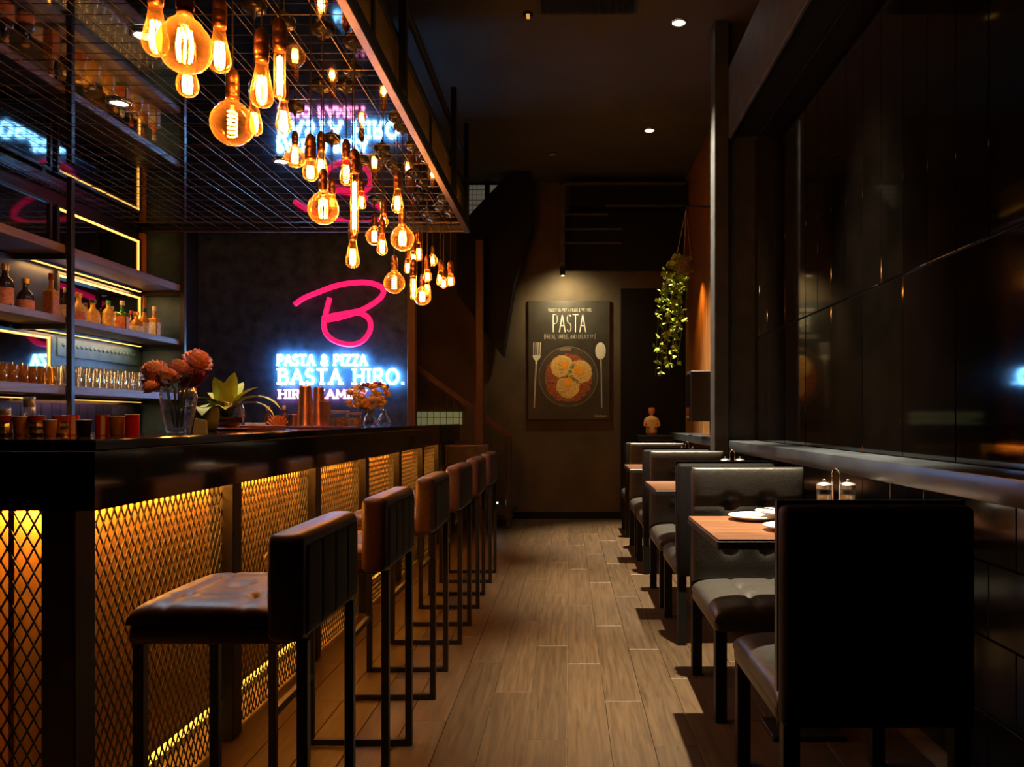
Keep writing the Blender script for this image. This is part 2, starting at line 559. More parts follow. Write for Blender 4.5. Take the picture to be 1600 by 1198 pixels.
while k > XC0:
    link('wire', wy_me, wire_m, can, (k - cx, YC1 - cyy, -0.018))
    k -= 0.158

# loft side above the canopy
loft = thing('loft_railing', 'dark loft railing with yellow brown side panel above the canopy edge', 'railing', (-0.87, 4.0, CAN + 0.05))
lm = M('loft_board', (0.36, 0.20, 0.04), 0.7, vary=0.25, scale=3)


def lrel(mb, name, m):
    mb.v = [(a + 0.87, b - 4.0, c - CAN - 0.05) for a, b, c in mb.v]
    return mb.obj(name, m, loft)


for y0, y1 in ((1.6, 2.55), (2.6, 3.45), (3.5, 4.9), (4.95, 6.4)):
    lrel(MB().box(-0.905, -0.88, y0, y1, CAN + 0.052, CAN + 0.34), 'side_board', lm)
lrel(MB().box(-0.852, -0.844, 1.2, 6.3, CAN + 0.051, CAN + 0.059), 'led_strip', M('led_loft', (1, 0.8, 0.3), 0.5, emit=(1.0, 0.52, 0.07), strength=5.0))
lrel(MB().cbox(-0.915, -0.865, 1.0, 6.44, CAN + 0.34, CAN + 0.38, 0.003), 'bottom_rail', black_metal)
for y in (2.575, 3.475, 4.925):
    lrel(MB().box(-0.905, -0.87, y - 0.02, y + 0.02, CAN + 0.052, CAN + 0.34), 'bracket', black_metal)
for y in (3.95, 5.70, 6.40):
    lrel(MB().cbox(-0.862, -0.822, y - 0.02, y + 0.02, CAN + 0.05, CEIL if y < 4.5 else 3.62, 0.003), 'post', black_metal)
lrel(MB().cbox(-0.885, -0.855, 1.0, 6.42, 3.36, 3.40, 0.003), 'top_rail', black_metal)
lrel(MB().cbox(-0.885, -0.855, 5.7, 6.42, 3.05, 3.08, 0.003), 'mid_rail', black_metal)

# far stair well
ww = struct(MB().box(-1.33, -0.85, 9.195, 9.205, 3.9 - 0.0, 3.99).obj('trim_8', satin_black), 'dark trim over the stairwell opening', 'trim')
glow_wall = struct(MB().box(-1.24, -0.72, YB - 0.05, YB - 0.02, 3.45, 3.95).obj('wall_stair_glow', M('stairwell_glow', (0.4, 0.4, 0.35), 0.6, emit=(0.62, 0.60, 0.45), strength=0.10)), 'pale glow put in for a lit stairwell wall seen through a grid', 'window')  # lit wall behind a grid, its brightness put in as emission
for i in range(7):
    MB().box(-1.24 + i * 0.052, -1.236 + i * 0.052, YB - 0.06, YB - 0.051, 3.45, 3.95).obj('bar', black_metal, glow_wall)
for i in range(8):
    MB().box(-1.24, -0.93, YB - 0.06, YB - 0.051, 3.47 + i * 0.06, 3.474 + i * 0.06).obj('bar', black_metal, glow_wall)
MB().cbox(-0.985, -0.93, YB - 0.08, YB - 0.05, 3.4, 4.0, 0.003).obj('grid_post', black_metal, glow_wall)
mb = MB()
pts = [(-1.26, 3.20), (-1.26, 3.34), (-0.70, 3.93), (-0.42, 3.98), (-0.40, 3.4), (-0.62, 2.7), (-0.75, 1.9), (-1.26, 2.6)]
n = len(pts)
mb.add([(x, 8.75, z) for x, z in pts] + [(x, 9.14, z) for x, z in pts],
       [tuple(range(n))[::-1], tuple(range(n, 2 * n))] + [(i, (i + 1) % n, (i + 1) % n + n, i + n) for i in range(n)])
struct(mb.obj('wall_stair_soffit', satin_black), 'black sloping underside of the upper stair flight', 'wall')
st = thing('staircase', 'dark staircase with mesh guard climbing left behind the end of the bar', 'staircase', (-1.0, 8.75, 0))
for i in range(9):
    x1 = -0.62 - i * 0.24
    MB().cbox(x1 - 0.27 + 1.0, x1 + 1.0, -0.25, 0.38, 0.17 * (i + 1) - 0.04, 0.17 * (i + 1), 0.004).obj('tread', black_metal, st)
a, b = Vector((-0.62, 8.46, 0.99)), Vector((-1.72, 8.46, 1.80))
hr = M('rust_brown_steel')
mb = MB().tube([a - Vector((1.0, 8.75, 0)) * Vector((-1, 1, 0)), b - Vector((1.0, 8.75, 0)) * Vector((-1, 1, 0))], 0.045, 4)
o = Vector((-1.0, 8.75, 0))
MB().tube([a - o, b - o], 0.04, 4).obj('handrail', hr, st)
MB().cbox(0.32, 0.38, -0.32, -0.26, 0, 1.0, 0.004).obj('newel_post', black_metal, st)
MB().tube([Vector((-0.62, 8.46, 0.10)) - o, Vector((-2.0, 8.46, 1.12)) - o], 0.05, 4).obj('stringer', black_metal, st)
for i in range(15):
    x = -0.70 - i * 0.07
    z = 0.99 + (-0.62 - x) / 1.10 * 0.81
    MB().box(x - 0.003 + 1, x + 0.003 + 1, -0.293, -0.287, z - 0.75, z).obj('guard_bar', black_metal, st)
for i in range(9):
    z = 0.75 + i * 0.09
    x1 = -0.62 - max(0, (z - 0.99)) / 0.81 * 1.10
    if x1 > -1.68:
        MB().box(-1.70 + 1, x1 + 1, -0.296, -0.290, z - 0.003, z + 0.003).obj('guard_bar', black_metal, st)
step_l = thing('step_light', 'tiny glowing step light low on the staircase', 'lamp', (-0.785, 8.44, 0.28))
MB().lathe([(0.028, 0), (0.028, 0.02)], 12).obj('housing', black_metal, step_l)
MB().lathe([(0.0, -0.018), (0.018, -0.014), (0.022, 0.0)], 12, cap0=False).obj('lens', lens_on, step_l)
# pale lit room glimpsed through the guard
struct(MB().box(-2.2, -1.26, 9.16, 9.19, 1.12, 1.27).obj('window_2', M('pale_green_window', (0.4, 0.45, 0.25), 0.6, emit=(0.60, 0.66, 0.30), strength=0.16)), 'low pale green lit window seen through the stair guard', 'window')

# ================================================================== BAR
bar = thing('bar_cabinet', 'black bar front with expanded metal screens over glowing ochre panels', 'bar', (XP, 2.0, 0))


def brel(mb, name, m, **kw):
    mb.v = [(a - XP, b - 2.0, c) for a, b, c in mb.v]
    return mb.obj(name, m, bar, **kw)


ZC, ZF = 1.13, 0.952
YE = 1.93    # bar end facing the camera
edges = [1.93 + 0.085, 2.918, 3.855, 4.785, 5.72, 6.61, 7.42, 8.38]   # far edge of each post
for i, e in enumerate(edges):
    wd = 0.085 if i == 0 else 0.075
    brel(MB().cbox(XP - 0.085, XP, e - wd, e, 0, ZF, 0.003), 'post', black_metal)


def lattice(L, Hh, th=0.0028, sx=0.034, sz=0.062):
    """diamond expanded metal in the local y-z plane, y 0..L, z 0..Hh"""
    mb = MB()
    sl = sz / sx
    c = -Hh / sl
    while c < L:
        for sg in (1, -1):
            # line y = c + z/sl  (or mirrored)
            z0 = max(0.0, -c * sl)
            z1 = min(Hh, (L - c) * sl)
            if z1 - z0 < 0.004:
                continue
            p, q = (c + z0 / sl, z0), (c + z1 / sl, z1)
            if sg < 0:
                p, q = (L - p[0], p[1]), (L - q[0], q[1])
            mb.tube([(0.0015 * sg, p[0], p[1]), (0.0015 * sg, q[0], q[1])], th, 4)
        c += sx
    return mb


for i in range(7):
    y0, y1 = edges[i], edges[i + 1] - 0.075
    lo = lattice(y1 - y0, ZF - 0.0, 0.0026).obj('mesh_screen', mesh_metal, bar, loc=(-0.045, y0 - 2.0, 0))
    lo['kind'] = 'stuff'
    brel(MB().box(XP - 0.20, XP - 0.185, y0 - 0.0375, y1 + 0.0375, 0.07, ZC - 0.05), 'back_panel', gold_panel)
    if i < 6:
        brel(MB().box(XP - 0.165, XP - 0.15, y0 - 0.02, y1 + 0.03, ZF - 0.005, ZF + 0.004), 'led_strip', led_warm)
        brel(MB().box(XP - 0.185, XP - 0.18, y0 - 0.03, y1 + 0.03, 0.016, 0.046), 'led_strip', led_base)
# end panel facing the camera
x0, x1 = -2.6, XP - 0.085
lo = lattice(x1 - x0, ZF, 0.0026)
lo.v = [(b, a, c) for a, b, c in lo.v]
lo = lo.obj('mesh_screen', mesh_metal, bar, loc=(x0 - XP, YE + 0.045 - 2.0, 0))
lo['kind'] = 'stuff'
brel(MB().box(x0, XP - 0.201, YE + 0.20, YE + 0.215, 0.0, ZC - 0.05), 'back_panel', gold_panel)
brel(MB().box(x0, x1 - 0.02, YE + 0.15, YE + 0.165, ZF - 0.005, ZF + 0.004), 'led_strip', led_warm)
brel(MB().box(XP - 0.62, XP - 0.60, YE + 0.9, 7.43, 0, ZC - 0.06), 'rear_panel', black_metal)

ct = thing('bar_countertop', 'polished black stone bar top with deep glossy front apron', 'countertop', (XB, YE, ZF))
mb = MB()
mb.v = []
mb.cbox(XB - 0.72, XB, YE, 7.40, ZC - 0.03, ZC, 0.004)
mb.cbox(XB - 0.26, XB, 7.401, 8.41, ZC - 0.03, ZC, 0.004)
mb.v = [(a - XB, b - YE, c - ZF) for a, b, c in mb.v]
mb.obj('slab', stone, ct)
mb = MB().cbox(-1.6, -0.722, 0, 0.75, ZC - 0.03 - ZF, ZC - ZF, 0.004)
mb.obj('slab', stone, ct)
MB().box(-0.03, -0.001, 0.001, 6.47, 0, ZC - 0.031 - ZF).obj('apron', stone, ct)
MB().box(-1.6, -0.031, 0.001, 0.03, 0, ZC - 0.031 - ZF).obj('apron', stone, ct)

# ------------------------------------------------------------------ bar stools


def make_stool():
    s = thing('bar_stool', 'x', 'bar stool')
    # local: x from back (0) toward the bar (negative), y across, origin on the floor at the rear centre
    W, D = 0.40, 0.39
    mb = MB().cbox(-D, -0.03, -W / 2, W / 2, 0.69, 0.74, 0.018, 3)
    mb.obj('seat_base', stool_leather, s, True, sharp=60)
    bt = [(-0.5, -0.5), (0.5, -0.5), (-0.5, 0.5), (0.5, 0.5), (0, 0)]
    MB().cushion((-D / 2 - 0.03, 0, 0.735), (1, 0, 0), (0, 1, 0), (0, 0, 1), D - 0.06, W, 0.048, 34, 34, 5, bt, (-0.5, 0.5), (-0.5, 0.5), 0.40, 0.10).obj('seat_cushion', stool_leather, s, True)
    mb = MB().cbox(-0.082, 0, -W / 2 - 0.02, W / 2 + 0.02, 0.70, 0.935, 0.022, 4)
    bk = mb.obj('backrest', stool_leather, s, True, sharp=70)
    for i in range(4):
        y0 = -W / 2 + 0.0 + i * W / 4
        MB().cushion((-0.001, y0 + W / 8, 0.812), (0, 1, 0), (0, 0, 1), (1, 0, 0), W / 4 - 0.002, 0.195, 0.006, 8, 10, 6).obj('back_channel', fabric, bk, True)
    lw = 0.024
    for sy in (-1, 1):
        yy = sy * (W / 2 - 0.02)
        MB().cbox(-lw, 0, yy - lw / 2, yy + lw / 2, 0.0, 0.70, 0.002).obj('leg', black_metal, s)
        MB().cbox(-D + 0.01, -D + 0.01 + lw, yy - lw / 2, yy + lw / 2, 0.0, 0.70, 0.002).obj('leg', black_metal, s)
        MB().cbox(-D + 0.01 + lw, -lw, yy - lw / 2, yy + lw / 2, 0.0, lw, 0.002).obj('floor_rail', black_metal, s)
    MB().cbox(-D + 0.01, -D + 0.01 + lw, -W / 2 + 0.032, W / 2 - 0.032, 0.24, 0.24 + lw, 0.002).obj('footrest', black_metal, s)
    return s


stool0 = make_stool()
ords = ['nearest bar stool, first in the row before the bar, showing its tufted orange lit seat',
        'second bar stool from the camera in the row before the bar',
        'third bar stool from the camera in the row before the bar',
        'fourth bar stool from the camera in the row before the bar',
        'fifth bar stool from the camera, next to last in the row',
        'sixth and farthest bar stool in the row, near the stairs']
for i, (yc, xo, rz) in enumerate(((1.87, 0, 0), (2.63, 0.0, 0), (3.45, 0.005, 0.01), (4.25, 0.01, -0.01), (5.02, 0.01, 0.01), (5.77, 0.015, 0))):
    s = stool0 if i == 0 else copy_tree(stool0)
    s.location = (-0.566 + xo, yc, 0)
    s.rotation_euler = (0, 0, rz)
    tag(s, ords[i], 'bar stool', 'bar stools along the bar')
# dark chair standing at the far end of the bar
s = copy_tree(stool0)
s.location = (-1.02, 7.75, 0)
s.rotation_euler = (0, 0, -PI / 2)
tag(s, 'dark bar stool pulled up at the far end of the bar beside the post', 'bar stool')

# ================================================================== BOOTH CHAIRS AND TABLES


def make_chair():
    c = thing('booth_chair', 'x', 'chair')
    W = 0.51
    MB().cbox(-W / 2, W / 2, 0.03, 0.10, 0.36, 0.95, 0.02, 3).obj('back_shell', M('black_shell', (0.006, 0.0055, 0.005), 0.6, 0.0, 0.12, vary=0.3, scale=60, bump=0.1), c, True, sharp=60)
    bt = [(-0.33, 0.38), (0.33, 0.38), (-0.33, -0.40), (0.33, -0.40)]
    MB().cushion((0, 0.035, 0.70), (1, 0, 0), (0, 0, 1), (0, -1, 0), W, 0.52, 0.045, 40, 40, 7, bt, (-0.33, 0.33), (0.38,), 0.55, 0.10).obj('back_cushion', leather, c, True)
    MB().cbox(-W / 2, W / 2, -0.53, 0.03, 0.35, 0.41, 0.02, 3).obj('seat_shell', leather, c, True, sharp=60)
    bt = [(-0.33, 0.2), (0.33, 0.2), (-0.33, -0.4), (0.33, -0.4)]
    MB().cushion((0, -0.25, 0.395), (1, 0, 0), (0, 1, 0), (0, 0, 1), W, 0.57, 0.075, 36, 36, 4.0, bt, (-0.33, 0.33), (0.2,), 0.35, 0.09).obj('seat_cushion', leather, c, True)
    lw = 0.045
    for sx in (-1, 1):
        xx = sx * (W / 2 - lw / 2 - 0.005)
        for yy in (-0.50, 0.06):
            MB().cbox(xx - lw / 2, xx + lw / 2, yy - lw / 2, yy + lw / 2, 0, 0.37, 0.003).obj('leg', M('dark_leg', (0.006, 0.0055, 0.005), 0.5, 0.0, 0.2, scale=40), c)
    return c


XCH = 0.567 + 0.255
ch0 = make_chair()
chairs = [
    (2.14, PI, 'nearest black leather booth chair, showing its plain dark back'),
    (3.53, 0, 'black tufted leather booth chair facing the camera behind the table with plates'),
    (4.12, PI, 'black leather booth chair back to back with the one behind the plate table'),
    (5.36, 0, 'black tufted leather booth chair facing the camera at the second table'),
    (5.97, PI, 'black leather booth chair back to back with the second table\'s facing chair'),
    (7.18, 0, 'black tufted leather booth chair facing the camera at the third table'),
    (7.80, PI, 'farthest black leather booth chair, turned toward the back wall'),
]
for i, (y, rz, lab) in enumerate(chairs):
    c = ch0 if i == 0 else copy_tree(ch0)
    c.location = (XCH, y, 0)
    c.rotation_euler = (0, 0, rz)
    tag(c, lab, 'chair', 'booth chairs along the right wall')

ZT = 0.785


def make_table():
    t = thing('dining_table', 'x', 'table')
    # local origin: floor under the aisle-side centre; top spans x 0..0.83
    MB().box(0.004, 0.826, -0.308, 0.308, ZT - 0.004, ZT).obj('table_top', walnut, t)
    MB().cbox(0, 0.83, -0.312, 0.312, ZT - 0.034, ZT - 0.0045, 0.004).obj('edge_band', black_metal, t)
    for yy in (-0.29, 0.29):
        MB().lathe([(0.006, 0), (0.005, 0.003), (0.0, 0.004)], 8, (0.03, yy, ZT - 0.03)).obj('corner_stud', chrome, t)
    for xx in (0.30, 0.46):
        MB().cbox(xx, xx + 0.025, 0.06, 0.085, 0.02, ZT - 0.034, 0.002).obj('leg', black_metal, t)
    MB().cbox(0.26, 0.525, -0.02, 0.165, 0.0, 0.02, 0.003).obj('base_plate', black_metal, t)
    return t


tb0 = make_table()
tys = [(2.855, 'walnut topped table nearest the camera, set with white plates'),
       (4.655, 'walnut topped second table between the facing booth chairs'),
       (6.50, 'walnut topped third table, farthest along the right wall')]
for i, (y, lab) in enumerate(tys):
    t = tb0 if i == 0 else copy_tree(tb0)
    t.location = (0.489, y, 0)
    tag(t, lab, 'table', 'walnut tables along the right wall')

# condiment caddies


def make_caddy():
    c = thing('condiment_caddy', 'x', 'caddy')
    MB().cbox(-0.075, 0.075, -0.035, 0.035, 0.0, 0.012, 0.003).obj('tray', chrome, c)
    pts = [(0.012 * math.cos(a) * 1.2, 0, 0.18 + 0.028 * math.sin(a)) for a in [PI * k / 8 for k in range(9)]]
    pts = [(0.012, 0, 0.01)] + pts + [(-0.012, 0, 0.01)]
    MB().tube(pts, 0.0035, 6).obj('handle', chrome, c, True)
    for sx in (-1, 1):
        j = MB().lathe([(0.026, 0.012), (0.028, 0.02), (0.028, 0.13)], 16, (sx * 0.045, 0, 0), cap1=False).obj('cruet', clear, c, True)
        MB().lathe([(0.025, 0.015), (0.025, 0.108)], 16, (sx * 0.045, 0, 0)).obj('contents', M('cruet_contents', (0.85, 0.70, 0.42), 0.4, vary=0.5, scale=60), j, True, sharp=40)
        MB().lathe([(0.029, 0.130), (0.029, 0.146), (0.022, 0.153), (0.006, 0.156), (0.006, 0.166), (0.0, 0.168)], 16, (sx * 0.045, 0, 0)).obj('cap', M('brushed_steel', (0.7, 0.68, 0.64), 0.35, 0.9, scale=40), j, True, sharp=40)
    return c


cd0 = make_caddy()
for i, (y, x, lab) in enumerate(((2.95, 1.02, 'chrome condiment caddy with two cruets on the nearest table'),
                                 (4.72, 1.0, 'chrome condiment caddy with two cruets on the second table'),
                                 (6.52, 1.0, 'chrome condiment caddy with two cruets on the third table'))):
    c = cd0 if i == 0 else copy_tree(cd0)
    c.location = (x, y, ZT)
    tag(c, lab, 'caddy', 'condiment caddies on the tables')
tag(MB().cbox(-0.05, 0.05, -0.035, 0.035, 0, 0.088, 0.006, 2).obj('sugar_box', porcelain, None, True, (1.085, 2.80, ZT), 50), 'small white porcelain box beside the nearest condiment caddy', 'box')


def plate_mb(r):
    return MB().lathe([(r * 0.55, 0), (r * 0.6, 0.003), (r * 0.98, 0.016), (r, 0.019), (r * 0.97, 0.0205), (r * 0.62, 0.009), (0.0, 0.007)], 40, cap1=False)


for (x, y, r, z, lab) in ((0.735, 3.05, 0.105, 0, 'white plate nearest the far edge of the nearest table'),
                          (0.83, 3.02, 0.10, 0.021, 'white plate overlapping another, with cutlery laid on it'),
                          (0.79, 2.76, 0.095, 0, 'white plate in front, half hidden by the nearest chair back')):
    tag(plate_mb(r).obj('plate', porcelain, None, True, (x, y, ZT + z + (0.0 if z == 0 else 0.0)), 40), lab, 'plate', 'plates on the nearest table')
tag(plate_mb(0.09).obj('plate', porcelain, None, True, (0.72, 6.55, ZT), 40), 'white plate on the third table', 'plate')
for i, (x, y, rz, lab) in enumerate(((0.80, 3.00, 0.5, 'steel fork resting on the overlapping plate'), (0.845, 3.00, 0.35, 'second steel fork beside the first on the plate'))):
    fk = thing('fork', lab, 'fork', (x, y, ZT + 0.043), rz, 'forks on the plate')
    MB().cbox(-0.004, 0.004, -0.09, 0.05, 0, 0.003, 0.001).obj('handle', chrome, fk)
    MB().cbox(-0.011, 0.011, 0.05, 0.07, 0, 0.003, 0.001).obj('head', chrome, fk)
    for k in range(4):
        MB().box(-0.0105 + k * 0.006, -0.0075 + k * 0.006, 0.07, 0.105, 0.001, 0.003).obj('tine', chrome, fk)

# ================================================================== SHELVES BEHIND THE BAR
sh = thing('back_bar_shelving', 'tall black framed shelving with three thick wooden shelves behind the bar', 'shelving', (XSH, 4.95, 0))


def srel(mb, name, m, parent=None, **kw):
    mb.v = [(a - XSH, b - 4.95, c) for a, b, c in mb.v]
    return mb.obj(name, m, sh if parent is None else parent, **kw)


PY = (3.88, 4.95, 6.40)
for (zt, th) in ((2.29, 0.054), (1.836, 0.045), (1.396, 0.058)):
    for y0, y1 in ((2.85, 3.86), (3.90, 4.93), (4.98, 6.39)):
        srel(MB().cbox(XW, XSH, y0, y1, zt - th, zt, 0.003), 'shelf_board', shelf_m)
    for y in PY:
        srel(MB().cbox(XW, XSH, y - 0.018, y + 0.018, zt - th - 0.035, zt - th - 0.002, 0.002), 'bracket', black_metal)
for y in PY:
    srel(MB().cbox(XSH + 0.001, XSH + 0.036, y - 0.018, y + 0.018, 0, CAN - 0.045, 0.002), 'post', black_metal)
srel(MB().cbox(XW, XSH - 0.02, 2.0, 6.44, 0.0, 0.95, 0.004), 'lower_cabinet', black_metal)
# blue back boards
for y0, y1, z0, z1 in ((5.32, 6.42, 1.44, 1.77), (2.85, 6.44, 2.30 - 0.12, 2.23 + 0.0), (2.85, 5.28, 1.86, 2.18)):
    if z1 > z0:
        srel(MB().box(XW - 0.012, XW - 0.001, y0, y1, z0, z1), 'back_board', blue_m if z0 < 1.5 else M('navy_board', (0.012, 0.018, 0.035), 0.4, scale=10))
rb = srel(MB().cbox(XW - 0.001, XW + 0.006, 5.36, 6.36, 1.62, 1.75, 0.002), 'rivet_plate', blue_m)
for i in range(18):
    y = 5.42 + i * 0.052
    MB().lathe([(0.014, 0), (0.010, 0.006), (0, 0.008)], 8).obj('rivet', blue_m, rb, True, (XW + 0.006 - XSH, y - 4.95, 1.70)).rotation_euler = (0, PI / 2, 0)
for k in range(30):
    srel(MB().cbox(XW - 0.005, XW + 0.004, 3.4 + k * 0.1, 3.496 + k * 0.1, 1.06, 1.29, 0.002), 'splash_tile', navy_tile)

# mirrors with led frames


def bar_mirror(y0, y1, z0, z1, led_top, led_right, lab, wd=0.014):
    m = thing('bar_mirror', lab, 'mirror', (XW, (y0 + y1) / 2, z0))
    def rel(mb, n, mt):
        mb.v = [(a - XW, b - (y0 + y1) / 2, c - z0) for a, b, c in mb.v]
        return mb.obj(n, mt, m)
    rel(MB().box(XW + 0.001, XW + 0.008, y0, y1, z0, z1), 'glass', tint_mirror)
    fr = black_metal
    rel(MB().cbox(XW, XW + 0.022, y0 - 0.02, y1 + 0.02, z1, z1 + 0.02, 0.002), 'frame', fr)
    rel(MB().cbox(XW, XW + 0.022, y1, y1 + 0.025, z0, z1, 0.002), 'frame', fr)
    rel(MB().cbox(XW, XW + 0.022, y0 - 0.025, y0, z0, z1, 0.002), 'frame', fr)
    if led_top:
        rel(MB().box(XW + 0.009, XW + 0.016, y0, y1, z1 - wd, z1), 'led_strip', led_frame)
    if led_right:
        rel(MB().box(XW + 0.009, XW + 0.016, y1 - wd, y1, z0, z1), 'led_strip', led_frame)


bar_mirror(5.36, 6.36, 2.30, 2.645, True, True, 'smoked mirror framed in warm light above the top shelf')
bar_mirror(4.0, 5.26, 2.30, 2.645, False, False, 'smoked mirror above the top shelf left of the black post')
bar_mirror(5.36, 6.38, 1.85, 2.185, True, True, 'smoked mirror framed in warm light behind the liquor bottles')
bar_mirror(4.0, 5.27, 1.40, 1.74, True, True, 'smoked mirror behind the amber glasses reflecting the pink sign')
for z_, lab, pw in ((1.319, 'warm strip light under the lowest back bar shelf', 4), (1.772, 'warm strip light under the middle back bar shelf', 4), (2.217, 'warm strip light under the top back bar shelf', 5)):
    stp = thing('under_shelf_light', lab, 'strip light', (XW + 0.06, 4.6, z_))
    y_0 = -1.2 if z_ < 1.5 else 0.42
    MB().cbox(-0.015, 0.015, y_0, 1.7, 0.0, 0.016, 0.002).obj('housing', black_metal, stp)
    MB().box(-0.012, 0.012, y_0 + 0.01, 1.69, -0.004, -0.0005).obj('diffuser', led_frame, stp)
    a_ = lamp('shelf_light', 'AREA', (XW + 0.06, 4.6 + (y_0 + 1.7) / 2, z_ - 0.006), pw, (1.0, 0.50, 0.14), stp)
    a_.data.shape = 'RECTANGLE'
    a_.data.size = 0.03
    a_.data.size_y = 1.6 - y_0
jamb = struct(MB().cbox(XW - 0.01, XW + 0.03, 6.40, 6.445, 1.85, CAN - 0.05, 0.003).obj('trim_9', M('orange_jamb', (0.55, 0.22, 0.03), 0.5)), 'orange lit jamb at the end of the bar shelves', 'trim')

# bottles
BODY = {}


def bottle(px, hpx, kind, glass, cap, label_m, lab, depth=-3.36, wide=1.0):
    y = F * depth / (px - CX)
    hgt = hpx * y / F
    t = thing('liquor_bottle', lab, 'bottle', (depth, y, 1.836), random.uniform(-0.4, 0.4), 'bottles on the middle shelf')
    r = 0.037 * wide
    if kind == 'round':
        pr = [(r * 0.9, 0), (r, 0.01), (r, hgt * 0.58), (r * 0.85, hgt * 0.65), (r * 0.38, hgt * 0.74), (r * 0.34, hgt * 0.92), (r * 0.4, hgt * 0.925), (r * 0.4, hgt * 0.94)]
        MB().lathe(pr, 18).obj('body', glass, t, True, sharp=50)
        MB().lathe([(r * 1.02, hgt * 0.12), (r * 1.02, hgt * 0.48)], 18, cap0=False, cap1=False).obj('label_sticker', label_m, t, True)
    elif kind == 'squat':
        r *= 1.25
        pr = [(r * 0.85, 0), (r, 0.012), (r, hgt * 0.45), (r * 0.8, hgt * 0.58), (r * 0.35, hgt * 0.68), (r * 0.32, hgt * 0.85), (r * 0.38, hgt * 0.86), (r * 0.38, hgt * 0.88)]
        MB().lathe(pr, 18).obj('body', glass, t, True, sharp=50)
        MB().lathe([(r * 1.02, hgt * 0.10), (r * 1.02, hgt * 0.38)], 18, cap0=False, cap1=False).obj('label_sticker', label_m, t, True)
    else:
        MB().cbox(-r, r, -r * 0.8, r * 0.8, 0, hgt * 0.62, 0.008, 3).obj('body', glass, t, True, sharp=50)
        MB().lathe([(r * 0.75, hgt * 0.61), (r * 0.42, hgt * 0.68), (r * 0.36, hgt * 0.72), (r * 0.34, hgt * 0.90)], 14, cap0=False).obj('neck', glass, t, True)
        MB().box(-r * 0.85, r * 0.85, -r * 0.82, -r * 0.8, hgt * 0.1, hgt * 0.5).obj('label_sticker', label_m, t)
        MB().box(r, r * 1.02, -r * 0.65, r * 0.65, hgt * 0.1, hgt * 0.5).obj('label_sticker', label_m, t)
    cr = r * (0.44 if kind != 'squat' else 0.46)
    MB().lathe([(cr, hgt * 0.86), (cr, hgt * 0.99), (cr * 0.9, hgt)], 14).obj('cap', cap, t, True, sharp=40)


g_amber = M('bottle_amber', (0.50, 0.22, 0.04), 0.10, vary=0.3, scale=14)
g_dark = M('bottle_dark', (0.035, 0.022, 0.012), 0.10, vary=0.3, scale=14)
g_gold = M('bottle_gold', (0.72, 0.42, 0.08), 0.12, vary=0.3, scale=14)
g_green = M('bottle_green', (0.03, 0.16, 0.03), 0.10, vary=0.3, scale=14)
l_or = M('label_orange', (0.55, 0.16, 0.05), 0.5, vary=0.4, scale=60)
l_wh = M('label_white', (0.66, 0.62, 0.55), 0.5, vary=0.35, scale=60)
l_ye = M('label_yellow', (0.70, 0.42, 0.08), 0.5, vary=0.3, scale=60)
c_red = M('cap_red', (0.28, 0.03, 0.03), 0.4)
c_gold = M('cap_gold', (0.65, 0.36, 0.06), 0.3, 0.6)
c_green = M('cap_green', (0.05, 0.45, 0.06), 0.4)
c_white = M('cap_white', (0.65, 0.62, 0.55), 0.4)
c_black = M('cap_black', (0.02, 0.02, 0.02), 0.4)
for row in (
    (8, 72, 'round', g_dark, c_gold, l_or, 'tall dark bottle with gold cap at the left end of the middle shelf', -3.38, 1.2),
    (40, 54, 'squat', g_dark, c_gold, l_or, 'squat dark bottle with gold cap and broad orange label'),
    (80, 70, 'square', g_amber, c_red, l_or, 'tall square amber bottle with dark red cap'),
    (103, 52, 'round', g_dark, c_white, l_wh, 'slim dark bottle with tall white label'),
    (123, 48, 'squat', g_gold, c_gold, l_or, 'squat golden bottle with wide stopper'),
    (133, 38, 'round', g_gold, c_black, l_wh, 'small golden bottle tucked behind the squat one', -3.46),
    (145, 42, 'squat', g_gold, c_black, l_ye, 'short yellow bottle with black cap beside the black post'),
    (169, 45, 'round', g_gold, c_green, l_ye, 'golden bottle with bright green cap'),
    (181, 34, 'round', g_amber, c_gold, l_ye, 'small amber bottle behind the green ones', -3.47),
    (191, 49, 'square', g_green, c_white, l_or, 'green square bottle with cream cap and orange label'),
    (205, 40, 'round', g_dark, c_red, l_or, 'small dark bottle with red cap at the back', -3.46),
    (213, 36, 'squat', g_amber, c_gold, l_wh, 'squat amber bottle with white label'),
    (225, 44, 'round', g_amber, c_black, l_wh, 'amber bottle with white label, second from the blue panel'),
    (241, 50, 'square', g_amber, c_white, l_wh, 'slim square bottle with white cap at the right end of the shelf'),
):
    bottle(*row)
# glasses on the lowest shelf
gl_me = MB().lathe([(0.0, 0.004), (0.026, 0.0), (0.028, 0.004), (0.036, 0.135), (0.0345, 0.135), (0.027, 0.010), (0.0, 0.010)], 14, cap0=False, cap1=False).mesh('tumbler', True)
gl_me.materials.append(clear)
gl2_me = gl_me.copy()
gl2_me.materials.clear()
ag = glassmat('honey_glass', (1.0, 0.80, 0.45), 0.35, (1.0, 0.55, 0.15), 0.4)
gl2_me.materials.append(ag)
for r, x in enumerate((-3.25, -3.345, -3.44)):
    y = 4.05 if r else 4.0
    while y < 6.30:
        if not (4.90 < y < 5.02):
            short = y < 4.95 - 0.12 * r
            o = link('tumbler', gl2_me if short else gl_me, None, None, (x + random.uniform(-.006, .006), y, 1.3965))
            if short:
                o.scale = (1.0, 1.0, 0.78)
                tag(o, 'honey tinted tumbler in the rows left on the lowest shelf', 'glass', 'honey tinted tumblers on the lowest shelf')
            else:
                tag(o, 'clear highball glass in the rows right on the lowest shelf', 'glass', 'clear highball glasses on the lowest shelf')
        y += 0.086

